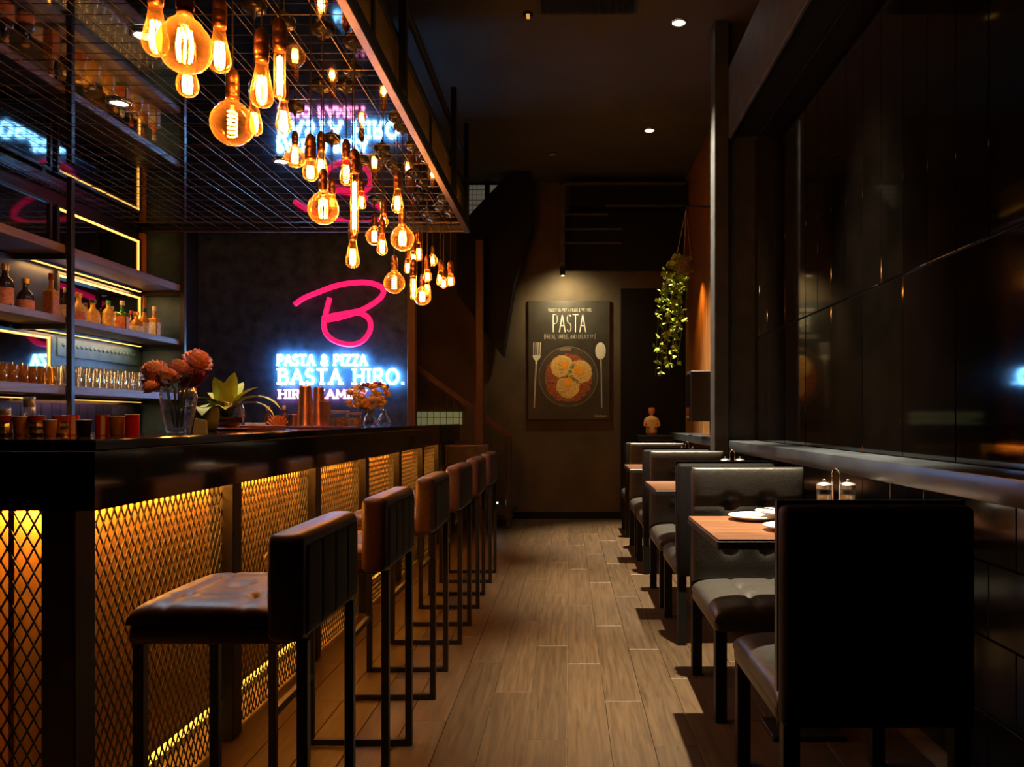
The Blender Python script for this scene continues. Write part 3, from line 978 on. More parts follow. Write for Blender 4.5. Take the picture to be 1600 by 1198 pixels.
# ================================================================== NEON SIGN
sg = thing('neon_initial', 'large hot pink neon letter B on the dark sign wall', 'neon sign', (-2.2, YS - 0.05, 1.9))
SC = 320 / 1597.0


def neon(pts, sub=8):
    pts = [Vector(P(400 + a * SC, 400 + b * SC, YS - 0.05)) - Vector((-2.2, YS - 0.05, 1.9)) for a, b in pts]
    out = []
    n = len(pts)
    for i in range(n - 1):
        p0, p1, p2, p3 = pts[max(i - 1, 0)], pts[i], pts[i + 1], pts[min(i + 2, n - 1)]
        for k in range(sub):
            t = k / sub
            out.append(0.5 * ((2 * p1) + (-p0 + p2) * t + (2 * p0 - 5 * p1 + 4 * p2 - p3) * t * t + (-p0 + 3 * p1 - 3 * p2 + p3) * t ** 3))
    out.append(pts[-1])
    return out


MB().tube(neon([(300, 378), (370, 330), (470, 288), (650, 225), (850, 205), (970, 238), (992, 290), (940, 352), (830, 418), (740, 440), (600, 465), (520, 490)]), 0.026, 10).obj('tube', neon_pink, sg, True)
MB().tube(neon([(575, 325), (548, 430), (530, 520), (545, 600), (610, 660), (720, 690), (820, 670), (885, 590), (890, 510), (850, 462), (780, 445), (650, 480), (520, 503)]), 0.026, 10).obj('tube', neon_pink, sg, True)
for a, b in ((470, 288), (970, 238), (545, 600), (885, 590)):
    p = Vector(P(400 + a * SC, 400 + b * SC, YS - 0.05)) - Vector((-2.2, YS - 0.05, 1.9))
    MB().tube([p, p + Vector((0, 0.049, 0))], 0.008, 6).obj('standoff', black_metal, sg)

# stroke alphabet (unit height; x to width)
def arc(cx_, cy_, rx, ry, a0, a1, n=10):
    return [(cx_ + rx * math.cos(math.radians(a0 + (a1 - a0) * i / n)), cy_ + ry * math.sin(math.radians(a0 + (a1 - a0) * i / n))) for i in range(n + 1)]


GL = {
    'A': (0.74, [[(0, 0), (0.37, 1), (0.74, 0)], [(0.15, 0.36), (0.59, 0.36)]]),
    'B': (0.58, [[(0, 0), (0, 1), (0.25, 1)] + arc(0.25, 0.77, 0.25, 0.23, 90, -90) + [(0, 0.54)], [(0.25, 0.54)] + arc(0.28, 0.27, 0.28, 0.27, 90, -90) + [(0, 0)]]),
    'C': (0.62, [arc(0.36, 0.5, 0.36, 0.5, 50, 310, 14)]),
    'D': (0.64, [[(0, 0), (0, 1), (0.25, 1)] + arc(0.25, 0.5, 0.39, 0.5, 90, -90) + [(0, 0)]]),
    'E': (0.48, [[(0.48, 1), (0, 1), (0, 0), (0.48, 0)], [(0, 0.52), (0.4, 0.52)]]),
    'F': (0.46, [[(0.46, 1), (0, 1), (0, 0)], [(0, 0.52), (0.38, 0.52)]]),
    'H': (0.62, [[(0, 0), (0, 1)], [(0.62, 0), (0.62, 1)], [(0, 0.52), (0.62, 0.52)]]),
    'I': (0.22, [[(0.11, 0), (0.11, 1)]]),
    'L': (0.46, [[(0, 1), (0, 0), (0.46, 0)]]),
    'M': (0.78, [[(0, 0), (0.06, 1), (0.39, 0.25), (0.72, 1), (0.78, 0)]]),
    'N': (0.62, [[(0, 0), (0, 1), (0.62, 0), (0.62, 1)]]),
    'O': (0.78, [arc(0.39, 0.5, 0.39, 0.5, 90, 450, 20)]),
    'P': (0.54, [[(0, 0), (0, 1), (0.26, 1)] + arc(0.26, 0.74, 0.27, 0.26, 90, -90) + [(0, 0.48)]]),
    'R': (0.58, [[(0, 0), (0, 1), (0.26, 1)] + arc(0.26, 0.75, 0.25, 0.25, 90, -90) + [(0, 0.5)], [(0.24, 0.5), (0.58, 0)]]),
    'S': (0.50, [arc(0.25, 0.75, 0.23, 0.25, 40, 270, 10) + arc(0.25, 0.25, 0.25, 0.25, 90, -145, 10)]),
    'T': (0.62, [[(0, 1), (0.62, 1)], [(0.31, 1), (0.31, 0)]]),
    'U': (0.60, [[(0, 1), (0, 0.3)] + arc(0.3, 0.3, 0.3, 0.3, 180, 360) + [(0.6, 1)]]),
    'V': (0.64, [[(0, 1), (0.32, 0), (0.64, 1)]]),
    'Y': (0.62, [[(0, 1), (0.31, 0.5), (0.62, 1)], [(0.31, 0.5), (0.31, 0)]]),
    'Z': (0.58, [[(0.02, 1), (0.58, 1), (0, 0), (0.58, 0)]]),
    '&': (0.62, [[(0.62, 0)] + [(0.12, 0.72)] + arc(0.27, 0.78, 0.16, 0.2, 190, -20, 8) + [(0.08, 0.36)] + arc(0.24, 0.22, 0.22, 0.22, 150, 330, 8) + [(0.6, 0.45)]]),
    '.': (0.1, [[(0.05, 0.0), (0.05, 0.06)]]),
    ',': (0.1, [[(0.06, 0.06), (0.0, -0.14)]]),
    '-': (0.3, [[(0.02, 0.45), (0.28, 0.45)]]),
    '[': (0.18, [[(0.18, 1.1), (0, 1.1), (0, -0.1), (0.18, -0.1)]]),
    ']': (0.18, [[(0, 1.1), (0.18, 1.1), (0.18, -0.1), (0, -0.1)]]),
    ' ': (0.36, []),
}
SERIF = {'A': [(0, 0), (0.74, 0)], 'B': [(0, 0), (0, 1)], 'H': [(0, 0), (0, 1), (0.62, 0), (0.62, 1)], 'I': [(0.11, 0), (0.11, 1)],
         'P': [(0, 0)], 'R': [(0, 0), (0.58, 0)], 'T': [(0.31, 0)], 'F': [(0, 0)], 'M': [(0, 0), (0.78, 0)], 'L': [(0, 1)], 'Y': [(0.31, 0)]}


def stroke_letter(ch, hgt, thick, depth, xs, serif):
    """one letter: flat bars in the x-z plane, depth along y"""
    wd, strokes = GL[ch]
    mb = MB()

    def bar(p, q, th):
        p, q = Vector((p[0] * hgt * xs, 0, p[1] * hgt)), Vector((q[0] * hgt * xs, 0, q[1] * hgt))
        d = q - p
        if d.length < 1e-6:
            return
        d.normalize()
        nn = Vector((-d.z, 0, d.x)) * th / 2
        e = d * th * 0.35
        a_, b_, c_, d_ = p - e - nn, q + e - nn, q + e + nn, p - e + nn
        y_ = Vector((0, depth, 0))
        mb.add([a_, b_, c_, d_, a_ + y_, b_ + y_, c_ + y_, d_ + y_],
               [(0, 1, 2, 3), (7, 6, 5, 4), (0, 4, 5, 1), (1, 5, 6, 2), (2, 6, 7, 3), (3, 7, 4, 0)])
    for st_ in strokes:
        for p, q in zip(st_, st_[1:]):
            bar(p, q, thick)
    if serif:
        for (sx_, sz_) in SERIF.get(ch, []):
            bar((sx_ - 0.13, sz_), (sx_ + 0.13, sz_), thick * 0.7)
    return mb, wd * hgt * xs


def text_width(s, hgt, xs, gap):
    return sum(GL[c][0] * hgt * xs + gap for c in s) - gap


def letters(s, x0, x1, ypl, z0, hgt, thick, depth, material, parent, serif=True, gap=0.24, joined=None):
    """fit the line s between x0 and x1"""
    raw = sum(GL[c][0] for c in s)
    g = gap
    xs = (x1 - x0) / (hgt * (raw + g * (len(s) - 1)))
    x = x0
    o = parent.location if parent else Vector((0, 0, 0))
    for ch in s:
        if ch != ' ':
            mb, wd = stroke_letter(ch, hgt, thick, depth, xs, serif)
            if joined is not None:
                joined.add([(a + x - o[0], b + ypl - o[1], c + z0 - o[2]) for a, b, c in mb.v], mb.f)
            else:
                mb.obj('letter', material, parent, loc=(x - o[0], ypl - o[1], z0 - o[2]))
        x += (GL[ch][0] + g) * hgt * xs


def Xs(px, d=YS - 0.05):
    return (px - CX) * d / F


def Zs(py, d=YS - 0.05):
    return H - (py - CY) * d / F


s1 = thing('neon_lettering', 'glowing white blue sign line reading PASTA & PIZZA', 'neon sign', (Xs(432), YS - 0.05, Zs(571)))
letters('PASTA & PIZZA', Xs(434), Xs(572), YS - 0.05, Zs(570), 0.092, 0.020, 0.02, neon_white, s1, True, 0.26)
s2 = thing('neon_lettering', 'glowing white blue sign line reading BASTA HIRO.', 'neon sign', (Xs(432), YS - 0.05, Zs(600)))
letters('BASTA HIRO.', Xs(436), Xs(630), YS - 0.05, Zs(599), 0.135, 0.022, 0.02, neon_white, s2, True, 0.30)
s3 = thing('neon_lettering', 'smaller rose white glowing sign line below the others, partly hidden by copper cups', 'neon sign', (Xs(432), YS - 0.05, Zs(622)))
letters('HIRO FAMILY', Xs(436), Xs(572), YS - 0.05, Zs(622), 0.078, 0.018, 0.02, neon_rose, s3, True, 0.26)

# ================================================================== POSTER
YP = YB - 0.012
px0, px1, pz0, pz1 = -0.475, 0.492, 1.178, 2.585
po = thing('pasta_poster', 'tall dark poster of a pasta pan between fork and spoon reading PASTA', 'poster', (0, YB - 0.03, pz0))


def prel(mb, name, m, parent=po, smooth=False):
    mb.v = [(a - po.location[0], b - po.location[1], c - po.location[2]) for a, b, c in mb.v]
    return mb.obj(name, m, parent, smooth)


YQ = YB - 0.03
board = prel(MB().cbox(px0, px1, YQ, YB - 0.002, pz0, pz1, 0.002), 'board', poster_black)


def pp(a, b):          # poster crop pixel (898x1198 crop) -> x, z on the board
    fx = (a - 126) / (766 - 126)
    fz = (b - 145) / (1074 - 145)
    return px0 + fx * (px1 - px0), pz1 - fz * (pz1 - pz0)


def disc(a, b, rx, rz, m, name, off, n=40, wob=0.0, inner=None):
    x, z = pp(a, b)
    k = (px1 - px0) / 640
    vs_, fs_ = [], []
    for i in range(n):
        an = 2 * PI * i / n
        q = 1 + wob * (random.random() - 0.5)
        vs_.append((x + rx * k * q * math.cos(an), YQ - off, z + rz * k * q * math.sin(an)))
    if inner:
        for i in range(n):
            an = 2 * PI * i / n
            vs_.append((x + inner * rx * k * math.cos(an), YQ - off, z + inner * rz * k * math.sin(an)))
        fs_ = [(i, (i + 1) % n, n + (i + 1) % n, n + i) for i in range(n)]
    else:
        fs_ = [tuple(range(n))]
    return prel(MB().add(vs_, fs_), name, m)


for s_, b0, a0, a1, hh, tk, m_, gp in (('PASTA', 388, 322, 576, 0.205, 0.012, print_white, 0.25),
                                       ('[FRESH, SIMPLE, AND DELICIOUS]', 440, 254, 652, 0.046, 0.0055, print_grey, 0.28),
                                       ('VALERY DROUET & PIERRE-LOUIS VIEL', 229, 284, 622, 0.036, 0.0045, print_grey, 0.28)):
    x_0, z_0 = pp(a0, b0)
    x_1, _ = pp(a1, b0)
    j = MB()
    letters(s_, x_0, x_1, YQ - 0.0015, z_0, hh, tk, 0.001, m_, po, False, gp, joined=j)
    j.obj('printed_text', m_, po)
cu = bpy.data.curves.new('publisher', 'FONT')
cu.body = 'h.f.ullmann'
cu.size = 0.034
co = bpy.data.objects.new('publisher_tmp', cu)
COL.objects.link(co)
bpy.context.view_layer.update()
me = bpy.data.meshes.new_from_object(co)
bpy.data.objects.remove(co)
x_, z_ = pp(645, 1052)
o = link('printed_text', me, print_white, po, (x_ - po.location[0], -0.0015, z_ - po.location[2]))
o.rotation_euler = (PI / 2, 0, 0)
pan_m = M('print_pan', (0.055, 0.045, 0.036), 0.5)
rim_m = M('print_rim', (0.20, 0.16, 0.12), 0.5)
sauce_m = M('print_sauce', (0.30, 0.075, 0.025), 0.5, vary=0.7, scale=45)
pasta_m = M('print_pasta', (0.66, 0.38, 0.10), 0.5, vary=0.45, scale=50)
pasta2_m = M('print_pasta_light', (0.80, 0.55, 0.20), 0.5, vary=0.35, scale=60)
yolk_m = M('print_yolk', (0.88, 0.36, 0.02), 0.5, vary=0.15)
disc(440, 738, 232, 236, rim_m, 'printed_pan_rim', 0.0010, 60, 0, 0.975)
disc(440, 738, 224, 228, pan_m, 'printed_pan', 0.0010, 60)
disc(440, 750, 182, 190, sauce_m, 'printed_sauce', 0.0016, 60, 0.10)
for a_, b_ in ((392, 660), (535, 700), (438, 815)):
    disc(a_, b_, 92, 92, pasta_m, 'printed_pasta', 0.0022, 40, 0.10)
    for q in (0.98, 0.84, 0.70, 0.56, 0.44):
        disc(a_ + random.uniform(-5, 5), b_ + random.uniform(-5, 5), 88 * q, 86 * q, pasta2_m, 'printed_noodle', 0.0026, 36, 0.06, 0.92)
for a_, b_, r_ in ((412, 645, 28), (520, 688, 38), (438, 778, 34)):
    disc(a_, b_, r_, r_, yolk_m, 'printed_yolk', 0.0030, 24)
x_, z_ = pp(417, 525)
prel(MB().cbox(x_ - 0.07, x_ + 0.07, YQ - 0.003, YQ - 0.001, z_ - 0.018, z_ + 0.018, 0.0005), 'printed_handle', rim_m)


def poly(pts, m, name, off=0.0016):
    vs_ = [(pp(a, b)[0], YQ - off, pp(a, b)[1]) for a, b in pts]
    prel(MB().add(vs_, [tuple(range(len(vs_)))]), name, m)


# fork (left) and spoon (right) as flat print
for k in range(4):
    a_ = 166 + k * 17.5
    poly([(a_, 470), (a_ + 7, 470), (a_ + 6 - k * 1.0, 575), (a_ - k * 1.0, 575)], print_white, 'printed_fork')
poly([(160, 570), (226, 570), (218, 596), (198, 614), (196, 640), (182, 640), (182, 614), (166, 598)], print_white, 'printed_fork')
poly([(183, 640), (196, 640), (186, 800), (178, 985), (167, 985), (174, 800)], print_grey, 'printed_fork')
disc(693, 538, 41, 68, print_white, 'printed_spoon', 0.0016, 30)
poly([(686, 600), (703, 600), (704, 700), (708, 985), (697, 985), (694, 700)], print_grey, 'printed_spoon')

# ================================================================== LAMPS
def downlight(x, y, z, lab, on=True, watts=SPOT_W, spot=50, r=0.05, col=(1, 0.83, 0.58), cat='downlight', group=None, target=None, mb_=0.55):
    t = thing('downlight', lab, 'downlight', (x, y, z), 0, group)
    MB().lathe([(r * 1.25, 0.0), (r * 1.25, -0.008), (r * 0.95, -0.012), (r * 0.9, -0.002)], 24, cap0=False, cap1=False).obj('trim_ring', column_m if not on else chrome, t, True)
    MB().lathe([(0, -0.004), (r * 0.9, -0.004)], 24, cap0=False, cap1=False).obj('lens', lens_on if on else lens_off, t)
    if on and watts > 0:
        lamp('downlight_beam', 'SPOT', (x, y, z - 0.03), watts, col, t, 0.03, spot, mb_, target or (x, y, 0))
    return t


downlight(0.78, 3.40, CEIL, 'recessed ceiling downlight over the gap behind the first table', True, SPOT_W, 45, mb_=1.0)
downlight(0.785, 5.50, CEIL, 'largest bright ceiling downlight near the top of the picture', True, SPOT_W, 45, mb_=1.0)
downlight(0.79, 7.55, CEIL, 'bright ceiling downlight above the hanging ivy', True, SPOT_W, 45, mb_=1.0)
downlight(-0.17, 8.24, CEIL, 'dim unlit ceiling downlight left of the bright ones', False)
downlight(-1.75, 3.20, CAN - 0.001, 'bright round downlight in the canopy beside the big globe bulb', True, 26, 140, 0.046, (0.55, 0.78, 1.0))
downlight(-2.25, 3.88, CAN - 0.001, 'round pale downlight in the canopy above the shelves', True, 26, 140, 0.046, (0.55, 0.78, 1.0))
downlight(-1.76, 4.76, CAN - 0.001, 'small round downlight in the canopy above the neon sign', True, 26, 140, 0.046, (0.55, 0.78, 1.0))

# poster spotlight
ps = thing('poster_spotlight', 'small black spotlight on a hanger above the pasta poster', 'spotlight', (-0.066, 8.825, 2.95))
MB().tube([(0, 0, 0), (0, 0.02, -0.05)], 0.012, 8).obj('arm', black_metal, ps)
MB().lathe([(0.026, 0.0), (0.030, 0.03), (0.030, 0.09), (0.016, 0.10)], 16, (0, 0.02, -0.13), cap0=False).obj('head', black_metal, ps, True, sharp=40)
lamp('poster_beam', 'SPOT', (-0.066, 8.845, 2.81), 62, (1, 0.78, 0.38), ps, 0.03, 150, 1.0, (0.0, YB, 2.45))

# lamp added for the amber glow on the wall beyond the column
wwm = thing('added_amber_lamp', 'small black lamp added to throw amber light beyond the column', 'lamp', (1.2, 8.0, 2.75))
MB().lathe([(0.03, 0), (0.035, 0.08)], 14).obj('housing', black_metal, wwm, True, sharp=40)
lamp('added_amber_beam', 'SPOT', (1.2, 8.0, 2.74), 75, (1, 0.42, 0.06), wwm, 0.03, 90, 1.0, (XR + 0.05, 7.9, 1.3))

# vent grille and detector on the ceiling
vg = thing('ceiling_vent', 'dark slatted air vent in the ceiling', 'vent', (0.13, 5.15, CEIL))
MB().cbox(-0.34, 0.34, -0.22, 0.22, -0.012, 0.0, 0.003).obj('frame', column_m, vg)
sl_me = MB().box(-0.004, 0.004, -0.19, 0.19, -0.03, -0.012).mesh('slat')
for i in range(40):
    link('slat', sl_me, satin_black, vg, (-0.31 + i * 0.0159, 0, 0))
dt = thing('ceiling_sensor', 'small ceiling sensor with glowing amber mark left of the vent', 'sensor', (-0.28, 5.38, CEIL))
MB().lathe([(0.035, 0), (0.035, -0.012), (0.025, -0.02), (0, -0.02)], 16, cap0=False, cap1=False).obj('body', satin_black, dt, True)
MB().cbox(-0.012, 0.012, -0.03, 0.03, -0.026, -0.018, 0.002).obj('indicator', M('amber_indicator', (0.6, 0.3, 0.05), 0.5, emit=(1, 0.55, 0.12), strength=0.6), dt)

# ------------------------------------------------------------------ pendant filament bulbs
SPEC = {  # kind: (glass diameter, profile in units of diameter (r, z down from the neck), length)
    'globe': [(0.15, 0.0), (0.16, 0.06), (0.22, 0.13), (0.30, 0.18)] + [(0.5 * math.sin(a), 0.62 - 0.5 * math.cos(a)) for a in [0.72 + k * (PI - 0.72) / 14 for k in range(15)]],
    'tear': [(0.24, 0.0), (0.25, 0.12), (0.27, 0.35), (0.34, 0.75), (0.43, 1.15), (0.49, 1.45), (0.50, 1.62), (0.46, 1.80), (0.36, 1.95), (0.20, 2.05), (0.0, 2.09)],
    'pear': [(0.24, 0.0), (0.26, 0.12), (0.36, 0.4), (0.47, 0.7), (0.5, 0.92), (0.46, 1.15), (0.33, 1.34), (0.15, 1.43), (0.0, 1.45)],
    'tube': [(0.38, 0.0), (0.47, 0.12), (0.5, 0.4), (0.5, 5.4), (0.46, 5.8), (0.30, 6.05), (0.0, 6.15)],
}
DIAM = {'globe': 0.125, 'tear': 0.064, 'pear': 0.058, 'tube': 0.030}
HGT = {'globe': 1.12, 'tear': 2.09, 'pear': 1.45, 'tube': 6.15}
glass_cache, fil_cache, sock_me = {}, {}, None


def bulb_meshes(kind, spiral):
    if (kind, spiral) in fil_cache:
        return glass_cache[kind], fil_cache[(kind, spiral)]
    d = DIAM[kind]
    if kind not in glass_cache:
        g = MB().lathe([(r * d, -z * d) for r, z in SPEC[kind]], 28, cap0=False, cap1=False).mesh('glass', True)
        g.materials.append(amber)
        glass_cache[kind] = g
    L = HGT[kind] * d
    f = MB()
    if spiral:
        z0, z1, rr = -L * 0.30, -L * 0.82, 0.013
        pts = [(rr * math.cos(a), rr * math.sin(a), z0 + (z1 - z0) * a / (2 * PI * 6)) for a in [2 * PI * 6 * i / 72 for i in range(73)]]
        f.tube(pts, 0.0022, 5)
    elif kind == 'tube':
        for k in range(3):
            a = 2 * PI * k / 3
            f.tube([(0.006 * math.cos(a), 0.006 * math.sin(a), -L * 0.16), (0.006 * math.cos(a), 0.006 * math.sin(a), -L * 0.90)], 0.0026, 5)
    else:
        z0, z1, rr = (-L * 0.28, -L * 0.80, 0.018) if kind == 'globe' else (-L * 0.36, -L * 0.86, 0.013)
        if kind == 'pear':
            rr = 0.012
        for k in range(8):
            a = 2 * PI * k / 8
            b2 = a + PI / 8
            f.tube([(rr * 0.8 * math.cos(a), rr * 0.8 * math.sin(a), z0), (rr * math.cos(b2), rr * math.sin(b2), (z0 + z1) / 2), (rr * 0.8 * math.cos(b2), rr * 0.8 * math.sin(b2), z1)], 0.0026, 5)
    f = f.mesh('filament', True)
    f.materials.append(filament_m)
    fil_cache[(kind, spiral)] = f
    return glass_cache[kind], f


sock = MB().lathe([(0.006, 0.085), (0.013, 0.078), (0.0175, 0.065), (0.0185, 0.045), (0.0165, 0.043), (0.0185, 0.040), (0.0185, 0.018), (0.0165, 0.016), (0.0175, 0.012), (0.0165, 0.0)], 16).mesh('socket', True)
sock.materials.append(brass)
rose = MB().lathe([(0.048, 0.0), (0.046, -0.014), (0.034, -0.024), (0.010, -0.027), (0.006, -0.05), (0.0, -0.05)], 20, cap0=False, cap1=False).mesh('ceiling_rose', True)
rose.materials.append(M('rose_black', (0.02, 0.018, 0.016), 0.25))
cord_m = M('black_cord', (0.012, 0.011, 0.010), 0.6)

# (px, py of the glass centre, glass width in px, kind, spiral filament, label)
BULBS = [
    (243, 46, 40, 'tear', 0, 'teardrop filament bulb left of the biggest globe, leftmost of all'),
    (289, 68, 82, 'globe', 0, 'biggest amber globe filament bulb at the top left of the cluster'),
    (343, 77, 35, 'tear', 0, 'teardrop filament bulb just right of the biggest globe'),
    (293, 127, 34, 'pear', 0, 'small round filament bulb hanging just below the biggest globe'),
    (363, 190, 66, 'globe', 1, 'second biggest globe with a spiral filament, left of a small teardrop'),
    (409, 131, 36, 'tear', 0, 'teardrop filament bulb between the spiral globe and the short tube'),
    (397, 185, 26, 'tear', 0, 'teardrop filament bulb partly behind the big spiral globe'),
    (437, 116, 18, 'tube', 0, 'short tubular filament bulb high above the mirrored lettering'),
    (443, 182, 25, 'tear', 0, 'teardrop filament bulb directly below the short tube'),
    (461, 244, 32, 'globe', 0, 'small pale globe filament bulb left of a pear bulb at the mirrored sign'),
    (485, 265, 25, 'pear', 0, 'pear shaped filament bulb, lower left of the mirrored sign pair'),
    (502, 256, 21, 'tear', 0, 'short bright filament bulb beside the pear one'),
    (505, 324, 48, 'globe', 0, 'mid sized globe filament bulb hanging below the mirrored sign'),
    (519, 314, 16, 'pear', 0, 'tiny pear filament bulb at the right shoulder of the mid sized globe'),
    (541, 268, 21, 'tear', 1, 'teardrop bulb with spiral filament above the long tube'),
    (554, 318, 12.5, 'tube', 0, 'long tubular filament bulb in the middle of the cluster'),
    (565, 312, 14, 'tear', 0, 'narrow teardrop filament bulb just behind the long tube'),
    (621, 313, 19, 'tear', 0, 'teardrop filament bulb nearest the canopy corner'),
    (599, 344, 15, 'pear', 0, 'stubby bright filament bulb above a small globe'),
    (585, 368, 27, 'globe', 0, 'small globe filament bulb left of the pear overlapping it'),
    (597, 381, 17, 'tear', 0, 'teardrop filament bulb overlapping the small globe'),
    (551, 396, 22, 'tear', 0, 'lone teardrop filament bulb hanging below the long tube'),
    (629, 371, 37, 'globe', 0, 'globe filament bulb right of centre, above the spiral one'),
    (654, 393, 14, 'tear', 0, 'small teardrop filament bulb right of the centre globe'),
    (646, 401, 14, 'pear', 0, 'small pear filament bulb tucked below the centre globe'),
    (637, 415, 12, 'tear', 0, 'thin teardrop filament bulb above the short far tube'),
    (616, 440, 33, 'globe', 1, 'globe with spiral filament beside the top of the pink letter'),
    (676, 406, 17, 'globe', 0, 'small far globe filament bulb on a brass socket at right'),
    (646, 449, 9.5, 'tube', 0, 'short far tubular filament bulb left of the lowest globe'),
    (668, 430, 14, 'pear', 0, 'small pear filament bulb above the lowest globe'),
    (660, 462, 27, 'globe', 0, 'lowest globe filament bulb in the cluster'),
    (667, 449, 13, 'tear', 0, 'small teardrop filament bulb overlapping the lowest globe'),
    (688, 434, 12, 'tear', 0, 'left one of the last pair of teardrop filament bulbs'),
    (693, 441, 13, 'pear', 0, 'pear filament bulb in front of the last pair'),
    (704, 437, 14, 'pear', 0, 'rightmost filament bulb of the whole cluster'),
]
rb_ = random.Random(3)
for (bx, by, bw, kind, sp, lab) in BULBS:
    D = DIAM[kind]
    d = D * F / bw
    sc = 1.0
    if d > 6.1:                # keep inside the canopy: a smaller bulb of the same kind
        sc = 6.1 / d
        d = 6.1
    x = (bx - CX) * d / F
    if x > -0.90:              # the cluster hangs inside the canopy edge
        k = -0.90 / x
        d *= k
        sc *= k
    if d > 6.2:
        sc *= 6.2 / d
        d = 6.2
    k = {(363, 190): 1.06, (616, 440): 1.06, (660, 462): 0.93, (668, 430): 0.94, (688, 434): 0.95}.get((bx, by), 1.0)
    d *= k                     # hang clear of the neighbouring cords
    sc *= k
    while P(bx, by, d)[2] + HGT[kind] * D * sc / 2 + 0.16 > CAN:
        d *= 0.97              # keep the socket below the canopy
        sc *= 0.97
    x, y, zc = P(bx, by, d)
    L = HGT[kind] * D * sc
    if kind == 'tube':
        want = (80 if bx == 437 else 100 if bx == 554 else 38) * d / F
    else:
        want = L
    zn = zc + want / 2         # neck height
    g, f = bulb_meshes(kind, sp)
    t = thing('pendant_bulb', lab, 'pendant lamp', (x, y, zn), rb_.uniform(0, 6), 'filament bulbs under the canopy')
    o1 = link('glass', g, None, t)
    o1.scale = (sc, sc, want / (HGT[kind] * D))
    o2 = link('filament', f, None, t)
    o2.scale = (sc, sc, want / (HGT[kind] * D))
    ss = max(0.8, min(1.2, sc * 1.1))
    o3 = link('socket', sock, None, t, (0, 0, -0.006))
    o3.scale = (ss, ss, ss)
    link('ceiling_rose', rose, None, t, (0, 0, CAN - zn))
    MB().tube([(0, 0, CAN - zn - 0.04), (0, 0, 0.075)], 0.0028, 6).obj('cord', cord_m, t)
    lamp('bulb_light', 'POINT', (x, y, zn - want * 0.55), BULB_W * (0.6 if kind == 'pear' else 1.0), (1.0, 0.50, 0.16), t, 0.015)

# ================================================================== THINGS ON THE BAR
def on_bar(px, d):
    return ((px - CX) * d / F, d, ZC)


# row of small cups on the bar end
def cup(px, d, kind, lab, h_=0.062, r_=0.022, cat='cup', group='cups in a row on the bar end'):
    loc = on_bar(px, d)
    t = thing('votive_cup' if kind == 'cut' else 'small_tumbler' if kind in ('amber', 'dark') else 'striped_tin', lab, cat, loc, 0, group)
    if kind == 'cut':
        n = 12
        mb = MB()
        prof = [(0.8, 0), (1.05, 0.12), (0.9, 0.3), (1.08, 0.45), (0.92, 0.6), (1.0, 0.7)]
        vs_ = []
        mb.lathe([(r_ * a, h_ * b) for a, b in prof], n)
        mb.obj('cut_base', gold_cut, t)
        MB().lathe([(r_ * 1.0, h_ * 0.70), (r_ * 1.08, h_ * 0.98), (r_ * 1.0, h_ * 1.0)], 16).obj('red_rim', M('votive_red', (0.42, 0.05, 0.03), 0.25), t, True, sharp=40)
    elif kind in ('amber', 'dark'):
        mm = amber_cup if kind == 'amber' else dark_cup
        MB().lathe([(r_ * 0.85, 0), (r_ * 0.95, 0.004), (r_ * 1.08, h_), (r_ * 1.0, h_), (r_ * 0.9, h_ * 0.9), (0, h_ * 0.9)], 18, cap1=False).obj('body', mm, t, True, sharp=40)
        MB().tube([(r_ * 1.05 * math.cos(a), r_ * 1.05 * math.sin(a), h_) for a in [2 * PI * k / 18 for k in range(18)]], 0.0016, 5, True).obj('rim', white_band, t, True)
    else:
        MB().lathe([(r_, 0), (r_, h_ * 0.96), (r_ * 0.96, h_), (0, h_)], 20, cap1=False).obj('body', red_m, t, True, sharp=40)
        if kind == 'striped':
            for k in range(4):
                a = k * PI / 2 + 0.3
                vs_ = [(r_ * 1.02 * math.cos(a + q * 0.2), r_ * 1.02 * math.sin(a + q * 0.2), z_) for z_ in (0.002, h_ * 0.96) for q in range(4)]
                MB().add(vs_, [(0, 1, 5, 4), (1, 2, 6, 5), (2, 3, 7, 6)]).obj('stripe', white_band, t)
        else:
            MB().tube([(r_ * 0.99 * math.cos(a), r_ * 0.99 * math.sin(a), h_) for a in [2 * PI * k / 18 for k in range(18)]], 0.0018, 5, True).obj('rim', white_band, t, True)


DC = 2.40
for row in (
    (9, DC, 'cut', 'gold cut glass votive with red rim, leftmost in the cup row'),
    (34, DC, 'amber', 'amber tumbler second from the left in the cup row', 0.058),
    (58, DC, 'cut', 'gold cut glass votive with red rim, second of its kind in the row'),
    (78, DC - 0.05, 'amber', 'short amber tumbler between two cut glass votives', 0.048, 0.017),
    (95, DC, 'cut', 'gold cut glass votive with red rim, third of its kind in the row'),
    (114, DC + 0.05, 'striped', 'red tin with cream stripes left of the dark cup', 0.064, 0.018),
    (131, DC - 0.04, 'dark', 'short dark cup between the two striped tins', 0.048, 0.02),
    (160, DC, 'striped', 'red tin with cream stripes right of the dark cup', 0.064, 0.020),
    (183, DC, 'amber', 'amber tumbler left of the plain red tin', 0.059),
    (207, DC, 'plain', 'plain bright red tin at the right end of the cup row', 0.064, 0.020),
):
    cup(*row)
